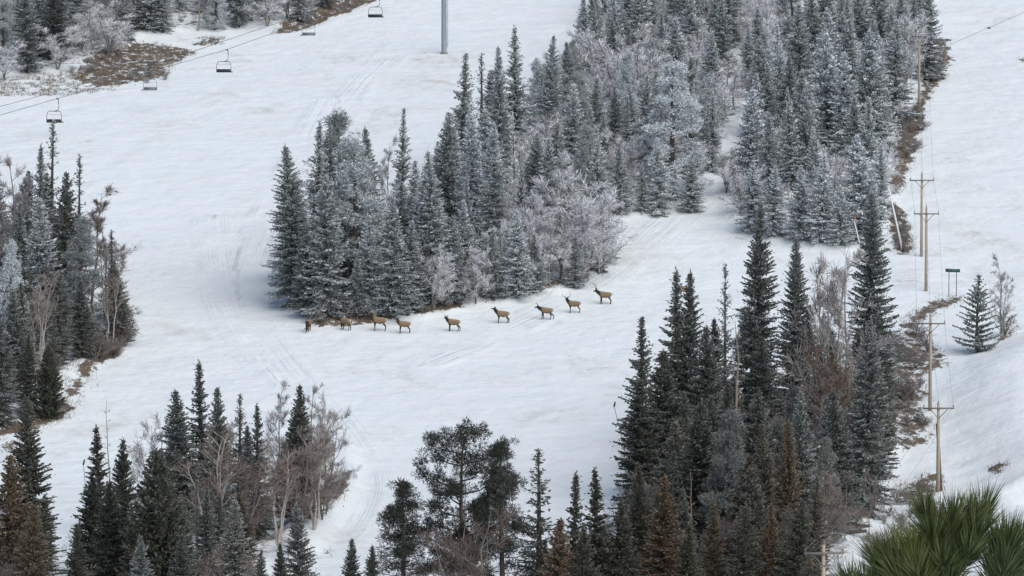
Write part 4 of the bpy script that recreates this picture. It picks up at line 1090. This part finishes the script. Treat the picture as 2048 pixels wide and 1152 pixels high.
lance(172, 985, 167, 928, 'thin lance with dark head on the snow left of the ragged spruces', r=.05)
lance(1806, 505, 1776, 374, 'leaning white pole on a dark base at the edge of the right hand wood', head=False, mat=M_WHITEPAINT, r=.13, base=True)
lance(1722, 500, 1708, 440, 'short white lance with orange head among the front row spruces', mat=M_WHITEPAINT, headm=M_ORANGE, r=.09)

# ------------------------------------------------------------------ chairlift
tb = at(888, 108)
tdir = np.array([.525, .85, 0]); tperp = np.array([.85, -.525, 0])
TH = 12.8
o = thing('lift_tower', tuple(tb), 'grey steel tubular lift tower with ladder, cut by the top of the photo', 'lift tower')
link('footing', Tubes().path([(0, 0, -.5), (0, 0, .18)], [.72, .62], 16).mesh('footing', M_CONC), o)
link('mast', Tubes().path([(0, 0, .1), (0, 0, .3), (0, 0, 4), (0, 0, 8), (0, 0, TH)], [.5, .42, .41, .40, .38], 20).mesh('mast', M_GALV), o)
T = Tubes()
for s in (.0, .36): T.path([(.52 + s * .3, -.2 - s, 1.0), (.52 + s * .3, -.2 - s, TH)], .025, 5)
link('ladder_rail', T.mesh('ladder_rail', M_GALV), o)
rung = Tubes().path([(.52, -.2, 0), (.628, -.56, 0)], .016, 4).mesh('rung', M_GALV)
for k in range(38): link('rung', rung, o, (0, 0, 1.2 + .3 * k))
T = Tubes(); T.path([tuple(-tperp * 3.0 + np.array([0, 0, TH - .2])), tuple(tperp * 3.0 + np.array([0, 0, TH - .2]))], .2, 10)
link('crossarm', T.mesh('tower_crossarm', M_GALV), o)
tr = math.atan2(tdir[1], tdir[0])
for s in (-1, 1):
    q = tperp * 2.6 * s
    bm = link('sheave_beam', Tubes().box((q[0], q[1], TH + .12), (3.4, .16, .22), rz=tr).mesh('sheave_beam', M_GALV, False), o)
    wh = Tubes().path([tuple(-tperp * .06), tuple(tperp * .06)], .2, 14).mesh('sheave', M_DARKSTEEL)
    for k in (-1.4, -.5, .5, 1.4): link('sheave', wh, bm, (q[0] + tdir[0] * k, q[1] + tdir[1] * k, TH + .35))
tw = np.array(tb)
topF = tw + tperp * 2.6 + np.array([0, 0, TH + .58]); topB = tw - tperp * 2.6 + np.array([0, 0, TH + .58])
# front rope through the grips of the three near chairs
yt = tw[1]
gF = [P3(115, 197, yt - 72), P3(454, 99, yt - 37), P3(757, -9, yt - 8)]
ext = gF[0] + (gF[0] - gF[1]) * 1.6
up = topF + (topF - gF[1]) * 2.5
ropeF = [ext, gF[0], gF[1], gF[2], topF, up]
gB = [P3(294, 134, yt - 51), P3(611, 27, yt - 17)]
extB = P3(0, 213, yt - 80); extB2 = extB + (extB - gB[0]) * 1.2
upB = topB + (topB - gB[0]) * 2.0
for pts, lab in ((ropeF, 'nearer steel rope of the chairlift'), ([extB2, extB, gB[0], gB[1], topB, upB], 'farther steel rope of the chairlift')):
    tag(link('lift_rope', Tubes().path([tuple(q) for q in pts], .034, 5).mesh('lift_rope', M_DARKSTEEL)), lab + ' rising to the tower', 'rope', 'ropes of the chairlift')

def chair_meshes():
    W = 2.45
    m = {}
    m['grip'] = Tubes().box((0, 0, -.02), (.42, .16, .16)).path([(-.32, 0, -.1), (.0, 0, .06), (.32, 0, -.1)], .04, 6).mesh('grip', M_DARKSTEEL)
    m['hanger'] = Tubes().path([(0, 0, -.05), (0, -.16, -.3), (0, -.2, -.8), (0, -.2, -1.3), (0, -.06, -1.62), (0, .3, -1.75), (0, .55, -1.78)], .05, 8).mesh('hanger', M_DARKSTEEL)
    fr = []
    y0 = .55 ; top = -1.8; bot = -3.35
    hw = W / 2
    pts = [(-.02, y0 - hw, bot), (0, y0 - hw * .98, bot + .9), (0, y0 - hw * .86, top - .12), (0, y0 - hw * .74, top), (0, y0 + hw * .74, top), (0, y0 + hw * .86, top - .12), (0, y0 + hw * .98, bot + .9), (-.02, y0 + hw, bot)]
    m['frame'] = Tubes().path(pts, .042, 6).mesh('frame', M_DARKSTEEL)
    m['seat'] = Tubes().box((.24, y0, bot - .02), (.52, W * .98, .09)).path([(.5, y0 - W * .49, bot), (.5, y0 + W * .49, bot)], .075, 8).mesh('seat', M_SEAT)
    m['backrest'] = Tubes().box((-.10, y0, bot + .22), (.06, W * .96, .42), ry=-.18).mesh('backrest', M_SEAT, False)
    m['snow'] = Tubes().box((.24, y0, bot + .06), (.46, W * .9, .07)).mesh('seat_snow', M_SNOWCAP, False)
    m['bar'] = Tubes().path([(.02, y0 - hw * .9, top - .42), (.1, y0 - hw * .55, top - .48), (.1, y0 + hw * .55, top - .48), (.02, y0 + hw * .9, top - .42)], .018, 5).mesh('safety_bar', M_GALV)
    return m
CH = chair_meshes()
M_FARCHAIR = simple('pale_far_chair_grey', (.30, .31, .33), .8)  # one paler colour over every part lowers the far rope chairs' contrast
CHF = {k: v.copy() for k, v in CH.items()}
for me in CHF.values(): me.materials.clear(); me.materials.append(M_FARCHAIR)
def chair(g, rz, label, CH=CH):
    o = thing('lift_chair', tuple(g), label, 'chair', 'chairs of the chairlift', rz)
    for nm, key in (('grip', 'grip'), ('hanger', 'hanger'), ('frame', 'frame'), ('seat', 'seat'), ('backrest', 'backrest'), ('safety_bar', 'bar')):
        link(nm, CH[key], o)
# chairs on the near rope face uphill, those on the far rope face back down
for g, lab in zip(gF, ('lift chair hanging just above the tall thin spruce spire of the left grove', 'middle lift chair over open snow, clear of every tree', 'highest lift chair, its hanger cut by the top of the photo')):
    chair(g, tr + R(8), lab)
for g, lab in zip(gB, ('faint lift chair hanging in front of the brown bank', 'lift chair hanging at the right end of the top left wood')):
    chair(g, tr + math.pi, lab, CHF)

# ------------------------------------------------------------------ elk
M_ELK = None
def elk_material():
    m, nt, p = nodes_of('elk_coat')
    at_ = N(nt, 'ShaderNodeAttribute', attribute_name='coat')
    tc = N(nt, 'ShaderNodeTexCoord')
    f = noise(nt, tc.outputs['Object'], 9, 4)
    c = mixc(nt, 1.0, at_.outputs['Color'], mixc(nt, f, (.75, .75, .75), (1.2, 1.18, 1.15)), 'MULTIPLY')
    nt.links.new(c, p.inputs['Base Color']); p.inputs['Roughness'].default_value = .9
    return m
M_ELK = elk_material()
M_ANT = simple('antler', (.16, .12, .085), .6)
M_EYE = simple('dark_eye', (.01, .01, .01), .2)
def elk_body(name, neck=(.98, 1.50), head_yaw=0.0, head_pitch=-.25, feed=False, stride=0.0, hind=0.0):
    """one continuous skin over a skeleton; x forward, z up"""
    v = []; e = []; r = []
    def n(p, rad, par=None):
        v.append(p); r.append(rad if isinstance(rad, tuple) else (rad, rad))
        if par is not None: e.append((par, len(v) - 1))
        return len(v) - 1
    pel = n((-.52, 0, 1.12), (.36, .37))
    bel = n((-.12, 0, 1.06), (.38, .41), pel)
    che = n((.32, 0, 1.08), (.36, .43), bel)
    rump = n((-.74, 0, 1.14), (.27, .29), pel)
    tail = n((-.93, 0, 1.08), .05, rump)
    if feed:
        n1 = n((.68, 0, 1.05), (.18, .22), che); n2 = n((.92, 0, .72), (.13, .16), n1); hd = n((1.06, 0, .42), .12, n2)
        hdir = Vector((.28, 0, -1)).normalized()
    else:
        n1 = n((.56, 0, 1.25), (.24, .32), che); n2 = n((.60 + (neck[0] - .62) * .6, 0, 1.25 + (neck[1] - 1.28) * .75), (.17, .24), n1)
        hd = n((neck[0] - .02, 0, neck[1] + .15), .13, n2)
        hdir = Vector((math.cos(head_yaw) * math.cos(head_pitch), math.sin(head_yaw) * math.cos(head_pitch), math.sin(head_pitch)))
    h0 = Vector(v[hd])
    fa = n(tuple(h0 + hdir * .17), .088, hd); mz = n(tuple(h0 + hdir * .36), .062, fa); n(tuple(h0 + hdir * .43), .052, mz)
    side = hdir.cross(Vector((0, 0, 1))).normalized() if not feed else Vector((0, 1, 0))
    upv = side.cross(hdir).normalized()
    for s in (-1, 1):
        ea = n(tuple(h0 + side * s * .11 + upv * .08 - hdir * .03), .035, hd); eb = n(tuple(h0 + side * s * .24 + upv * .15 - hdir * .05), .045, ea); n(tuple(h0 + side * s * .33 + upv * .19 - hdir * .05), .015, eb)
    for s in (-1, 1):
        k = stride * s; q = hind * s
        a = n((.36, s * .13, .86), (.12, .15), che); a2 = n((.36 + k * .3, s * .15, .66), .085, a); a3 = n((.38 + k * .75, s * .15, .40), .055, a2); a4 = n((.36 + k * .9, s * .15, .11), .04, a3); n((.40 + k * 1.0, s * .15, .02), .05, a4)
        b = n((-.56, s * .14, .90), (.15, .20), pel); b2 = n((-.50 + q * .3, s * .16, .70), (.10, .13), b); b3 = n((-.74 + q * .8, s * .16, .48), .06, b2); b4 = n((-.69 + q * 1.1, s * .16, .12), .042, b3); n((-.64 + q * 1.1, s * .16, .02), .052, b4)
    me = bpy.data.meshes.new('elk_skeleton'); me.from_pydata(v, e, []); 
    ob = bpy.data.objects.new('elk_skeleton', me); COL.objects.link(ob)
    md = ob.modifiers.new('skin', 'SKIN'); md.use_smooth_shade = True; md.branch_smoothing = .5
    for i, sv in enumerate(me.skin_vertices[0].data):
        sv.radius = r[i]; sv.use_root = (i == 0)
    sb = ob.modifiers.new('sub', 'SUBSURF'); sb.levels = 2; sb.render_levels = 2
    dg = bpy.context.evaluated_depsgraph_get()
    out = bpy.data.meshes.new_from_object(ob.evaluated_get(dg))
    bpy.data.objects.remove(ob)
    out.name = name
    co = np.zeros(len(out.vertices) * 3, np.float32); out.vertices.foreach_get('co', co); co = co.reshape(-1, 3)
    tan = np.array([.225, .15, .092]); dark = np.array([.030, .018, .012]); leg = np.array([.034, .022, .016]); cream = np.array([.48, .38, .25])
    x, y, z = co.T
    c = np.repeat(tan[None], len(co), 0)
    c = c + (np.array([.35, .27, .18]) - c) * (sstep(1.15, 1.38, z) * (x < .5))[:, None] * .5
    nk = sstep(.36, .66, x + (.1 * (z - 1.1)))
    c = c + (dark - c) * nk[:, None]
    c = c + (leg - c) * (1 - sstep(.60, .86, z))[:, None] * (nk < .5)[:, None]
    c = c + (leg * 1.1 - c) * ((1 - sstep(.80, .92, z)) * (np.abs(x + .1) < .35))[:, None] * .6
    rp = sstep(-.70, -.82, x) * sstep(.78, .88, z)
    c = c + (cream - c) * rp[:, None]
    at_ = out.attributes.new('coat', 'FLOAT_COLOR', 'POINT')
    at_.data.foreach_set('color', np.concatenate([c, np.ones((len(c), 1))], 1).astype(np.float32).ravel())
    out.materials.clear(); out.materials.append(M_ELK)
    return out, h0, hdir, side, upv
def elk(u, v, rz, label, antlers=None, scale=1.0, **kw):
    p = at(u, v)
    o = thing('elk', (p.x, p.y, p.z - .02), label, 'elk', 'elk herd on the snow', rz)
    o.scale = (scale,) * 3
    me, h0, hd, sd_, upv = elk_body('elk_body', **kw)
    link('body', me, o)
    for s in (-1, 1):
        e = Tubes(); q = h0 + hd * .12 + sd_ * s * .085 + upv * .05
        e.path([tuple(q - sd_ * .01), tuple(q + sd_ * .012 * s)], .016, 6)
        link('eye', e.mesh('eye', M_EYE), o)
    if antlers:
        L = antlers
        for s in (-1, 1):
            T = Tubes(); b = h0 + upv * .09 + sd_ * s * .05
            if L == 'spike':
                T.path([tuple(b), tuple(b + upv * .25 + sd_ * s * .10 - hd * .05), tuple(b + upv * .55 + sd_ * s * .12 - hd * .02)], [.020, .017, .008], 6)
                T.path([tuple(b + upv * .2 + sd_ * s * .09 - hd * .03), tuple(b + upv * .33 + sd_ * s * .12 + hd * .14)], [.02, .008], 5)
            elif L == 'round':
                T.path([tuple(b), tuple(b + upv * .12 + sd_ * s * .30 - hd * .05), tuple(b + upv * .40 + sd_ * s * .46 - hd * .05), tuple(b + upv * .72 + sd_ * s * .38 - hd * .02), tuple(b + upv * .84 + sd_ * s * .28)], [.024, .022, .019, .015, .008], 6)
                for q, w in ((.10, .28), (.36, .44), (.62, .40)):
                    T.path([tuple(b + upv * q + sd_ * s * w), tuple(b + upv * (q + .16) + sd_ * s * (w - .10) + hd * .2)], [.02, .008], 5)
            else:
                T.path([tuple(b), tuple(b + upv * .24 + sd_ * s * .18 - hd * .12), tuple(b + upv * .52 + sd_ * s * .22 - hd * .12), tuple(b + upv * .78 + sd_ * s * .17 - hd * .04)], [.022, .02, .017, .008], 6)
                for q, w in ((.08, .08), (.26, .18), (.5, .22)):
                    T.path([tuple(b + upv * q + sd_ * s * w - hd * .1), tuple(b + upv * (q + .2) + sd_ * s * (w + .02) + hd * .16)], [.02, .008], 5)
            link('antler', T.mesh('antler', M_ANT), o)
L_ = math.pi
elk(616, 664, R(-96), 'elk facing the viewer with head down to the snow, leftmost of the herd', feed=True)
elk(690, 662, L_ - R(38), 'elk turned half away with its neck against dark brush, second from the grove end', neck=(1.05, 1.22), head_pitch=-.5)
elk(757, 662, L_, 'large elk with raised head in front of yellow twigs', scale=1.12, neck=(.78, 1.56), head_yaw=.5, head_pitch=-.2)
elk(807, 667, L_ + R(8), 'elk without antlers standing lowest on the snow, looking away', neck=(.72, 1.52), head_yaw=-1.1, scale=1.0)
elk(906, 664, L_, 'antlerless elk alone in the middle of the line, ears spread towards the viewer', neck=(.80, 1.50), head_yaw=.9, stride=.05, hind=.1)
elk(1004, 648, L_ + R(2), 'antlerless elk in profile, just left of the walking young bull', neck=(.82, 1.54), head_yaw=.25, head_pitch=-.1, hind=.08, scale=1.03)
elk(1092, 640, L_, 'young bull with short spikes in mid stride', antlers='spike', neck=(.96, 1.40), head_pitch=-.4, stride=.12, hind=.18)
elk(1147, 626, L_, 'bull elk with rounded antlers facing the viewer', antlers='round', neck=(.80, 1.54), head_yaw=1.25, head_pitch=-.3, scale=1.02)
elk(1209, 609, L_ + R(5), 'bull elk with upright antlers, highest on the snow of those in the open', antlers='tall', neck=(.94, 1.46), head_pitch=-.4, head_yaw=.2, stride=.1, scale=1.05)
elk(1368, 597, L_, 'elk half hidden between two tall spruce tops', neck=(.9, 1.4))

# ------------------------------------------------------------------ fallen branches and logs
def limb(pts_uv, rad, label, mat=None, name='fallen_branch', lift=0.0, group=None):
    """a bent branch whose feet touch the ground: points given as (u, v, metres above the ground)"""
    p0 = at(*pts_uv[0][:2])
    D = math.hypot(p0.y, p0.z)
    pts = []
    for i, (u, v) in enumerate(q[:2] for q in pts_uv):
        pts.append(((u - pts_uv[0][0]) / F * D, rnd.uniform(-.2, .2), (pts_uv[0][1] - v) / F * D))
    o = thing(name, (p0.x, p0.y, p0.z), label, 'branch', group)
    link('stem', Tubes().path(pts, np.linspace(rad, rad * .4, len(pts)), 6).mesh('stem', mat or M_DEADWOOD), o)
    K = Kites(); P = np.array(pts); n = 40
    t = rng.uniform(.3, 1, n) * (len(pts) - 1)
    B = np.stack([np.interp(t, range(len(pts)), P[:, i]) for i in range(3)], 1)
    K.add(B, rng.normal(0, 1, (n, 3)), rng.uniform(.2, .6, n), .03, .3, .8)
    c = link('twigs', K.mesh('twigs', M_TWIG), o); c.color = (.6, .2, 1.1, 1)
for k, (pts, lab) in enumerate((
    ([(700, 640), (706, 622), (722, 616), (738, 628), (744, 642)], 'bent pale branch arching behind the elk with raised head'),
    ([(612, 648), (628, 628), (650, 612), (668, 608)], 'pale dead branch slanting above the leftmost elk, lowest of the fan'),
    ([(622, 648), (640, 622), (655, 606)], 'pale dead branch in the middle of the fan over the leftmost elk'),
    ([(632, 646), (644, 626), (652, 604)], 'steep pale dead branch of the fan over the leftmost elk'),
    ([(690, 640), (700, 615), (704, 600)], 'straight pale stick beside the bent arching branch'))):
    limb(pts, .07, lab)
limb([(742, 650), (744, 638), (752, 628), (745, 624)], .06, 'yellowish twiggy branch above the elk with raised head', simple('yellow_twig', (.42, .32, .1), .8))
for (u, v, du, lab) in ((1680, 1058, 60, 'dark fallen log lying on the snow behind the foreground pine'), (1690, 1068, 44, 'second dark log lying just below the first behind the foreground pine')):
    p = at(u, v)
    o = thing('fallen_log', (p.x, p.y, p.z + .12), lab, 'log')
    link('log', Tubes().path([(0, 0, 0), (du / F * p.y, .3, .1)], [.2, .15], 8).mesh('log', M_BARK), o)

# ------------------------------------------------------------------ foreground pine, a few metres from the camera
def foreground_pine():
    Yp = 9.6
    base = np.array([1.02, Yp + .05, ground(1.02, Yp)])
    o = thing('pine_tree', tuple(base), 'young long needled green pine close to the viewer at the bottom right', 'pine')
    top = P3(1893, 1130, Yp) - base
    link('trunk', Tubes().path([(0, 0, -.1), (.02, 0, top[2] * .5), tuple(top * .98)], [.06, .04, .018], 10).mesh('near_pine_trunk', M_BARK), o)
    m, nt, p_ = nodes_of('long_pine_needles')
    an = N(nt, 'ShaderNodeAttribute', attribute_name='tone'); af = N(nt, 'ShaderNodeAttribute', attribute_name='frost')
    c = mixc(nt, an.outputs['Fac'], (.018, .036, .013), (.24, .29, .11))
    c = mixc(nt, mth(nt, 'MULTIPLY', af.outputs['Fac'], .75), c, (.30, .30, .075))
    nt.links.new(c, p_.inputs['Base Color']); p_.inputs['Roughness'].default_value = .33
    nodes = {'a': ((1893, 1150), .0), 'c': ((1868, 1200), -.06), 'd': ((1800, 1240), .02), 'e': ((2000, 1235), .03)}
    for k, (uv, dy) in nodes.items():
        if k == 'a': continue
        A = P3(1893, 1330, Yp) - base; B = P3(uv[0], uv[1], Yp + dy) - base
        link('branch', Tubes().path([tuple(A), tuple(.5 * (A + B) + np.array([0, 0, -.02])), tuple(B)], [.016, .012, .008], 7).mesh('branch', M_BARK), o)
    shoots = [  # node, tip pixel, depth offset, needle length, needles, yellowness
        ('a', (1852, 1045), 0.0, .082, 120, .25), ('a', (1880, 1055), .08, .08, 110, .5), ('a', (1905, 1046), -.04, .08, 120, .4), ('a', (1866, 1088), -.08, .078, 110, .2), ('a', (1900, 1092), .05, .075, 110, .15),
        ('a', (1940, 1046), .02, .08, 120, .3), ('a', (1966, 1034), .06, .085, 130, .15), ('a', (1955, 1082), -.05, .078, 110, .1), ('a', (1926, 1080), .12, .075, 100, .3), ('a', (1938, 1112), -.1, .07, 90, .1),
        ('c', (1756, 1132), .06, .085, 120, .2), ('c', (1788, 1126), -.04, .085, 130, .6), ('c', (1820, 1122), -.1, .085, 140, 1.0), ('c', (1838, 1104), .1, .08, 110, .4), ('c', (1798, 1164), -.12, .078, 120, .5), ('c', (1836, 1154), -.16, .078, 130, .9), ('c', (1772, 1168), .02, .078, 110, .3), ('c', (1868, 1140), -.05, .078, 110, .3),
        ('d', (1700, 1180), .02, .078, 120, .15), ('d', (1726, 1184), -.05, .078, 110, .25), ('d', (1712, 1206), .06, .075, 100, .1), ('d', (1756, 1205), .1, .08, 100, .3),
        ('e', (1990, 1104), .05, .085, 120, .08), ('e', (2014, 1094), -.04, .088, 130, .08), ('e', (2038, 1100), .04, .085, 120, .1), ('e', (2004, 1145), -.08, .08, 120, .05), ('e', (2034, 1156), .02, .08, 120, .2), ('e', (1988, 1172), .1, .078, 100, .05),
        ('a', (1884, 1132), -.14, .072, 110, .15), ('a', (1912, 1135), -.06, .07, 100, .1), ('c', (1858, 1165), .04, .075, 100, .2), ('c', (1900, 1170), -.1, .075, 110, .15), ('c', (1805, 1195), .08, .08, 110, .4)]
    for (nd, t, dy, nl, n, yel) in shoots:
        b, bdy = nodes[nd]
        A = P3(b[0], b[1], Yp + bdy) - base; B = P3(t[0], t[1], Yp + dy) - base
        r0 = np.random.default_rng(int(t[1] * 7 + t[0]))
        mid = .5 * (A + B) + np.array([(B[0] - A[0]) * .12, 0, -.014])
        link('branch', Tubes().path([tuple(A), tuple(mid), tuple(B)], [.0065, .0052, .0035], 6).mesh('branch', M_BARK), o)
        ax = B - mid; L = np.linalg.norm(ax); ax = ax / L
        ax = ax * .7 + np.array([0, 0, .4]); ax /= np.linalg.norm(ax)
        g = r0.random(n)                              # 0 at the shoot's tip, 1 at the oldest needles
        P = B[None] + (mid - B)[None] * (g * min(1, .085 / L))[:, None]
        q = r0.normal(size=(n, 3)); q -= (q @ ax)[:, None] * ax; q /= np.linalg.norm(q, axis=1, keepdims=True)
        ang = np.radians(4 + 30 * g + 26 * r0.random(n))
        D = ax[None] * np.cos(ang)[:, None] + q * np.sin(ang)[:, None]; D[:, 2] += .15
        K = Kites()
        for _ in range(2):                            # needles stand in bundles from one sheath
            K.add(P, D + r0.normal(0, .09, (n, 3)), nl * 1.25 * r0.uniform(.7, 1.1, n), .0021, 0, yel * r0.uniform(.3, 1.0, n), r0.random(n) ** 1.4)
        link('needle_tuft', K.mesh('needle_tuft', m), o)
foreground_pine()
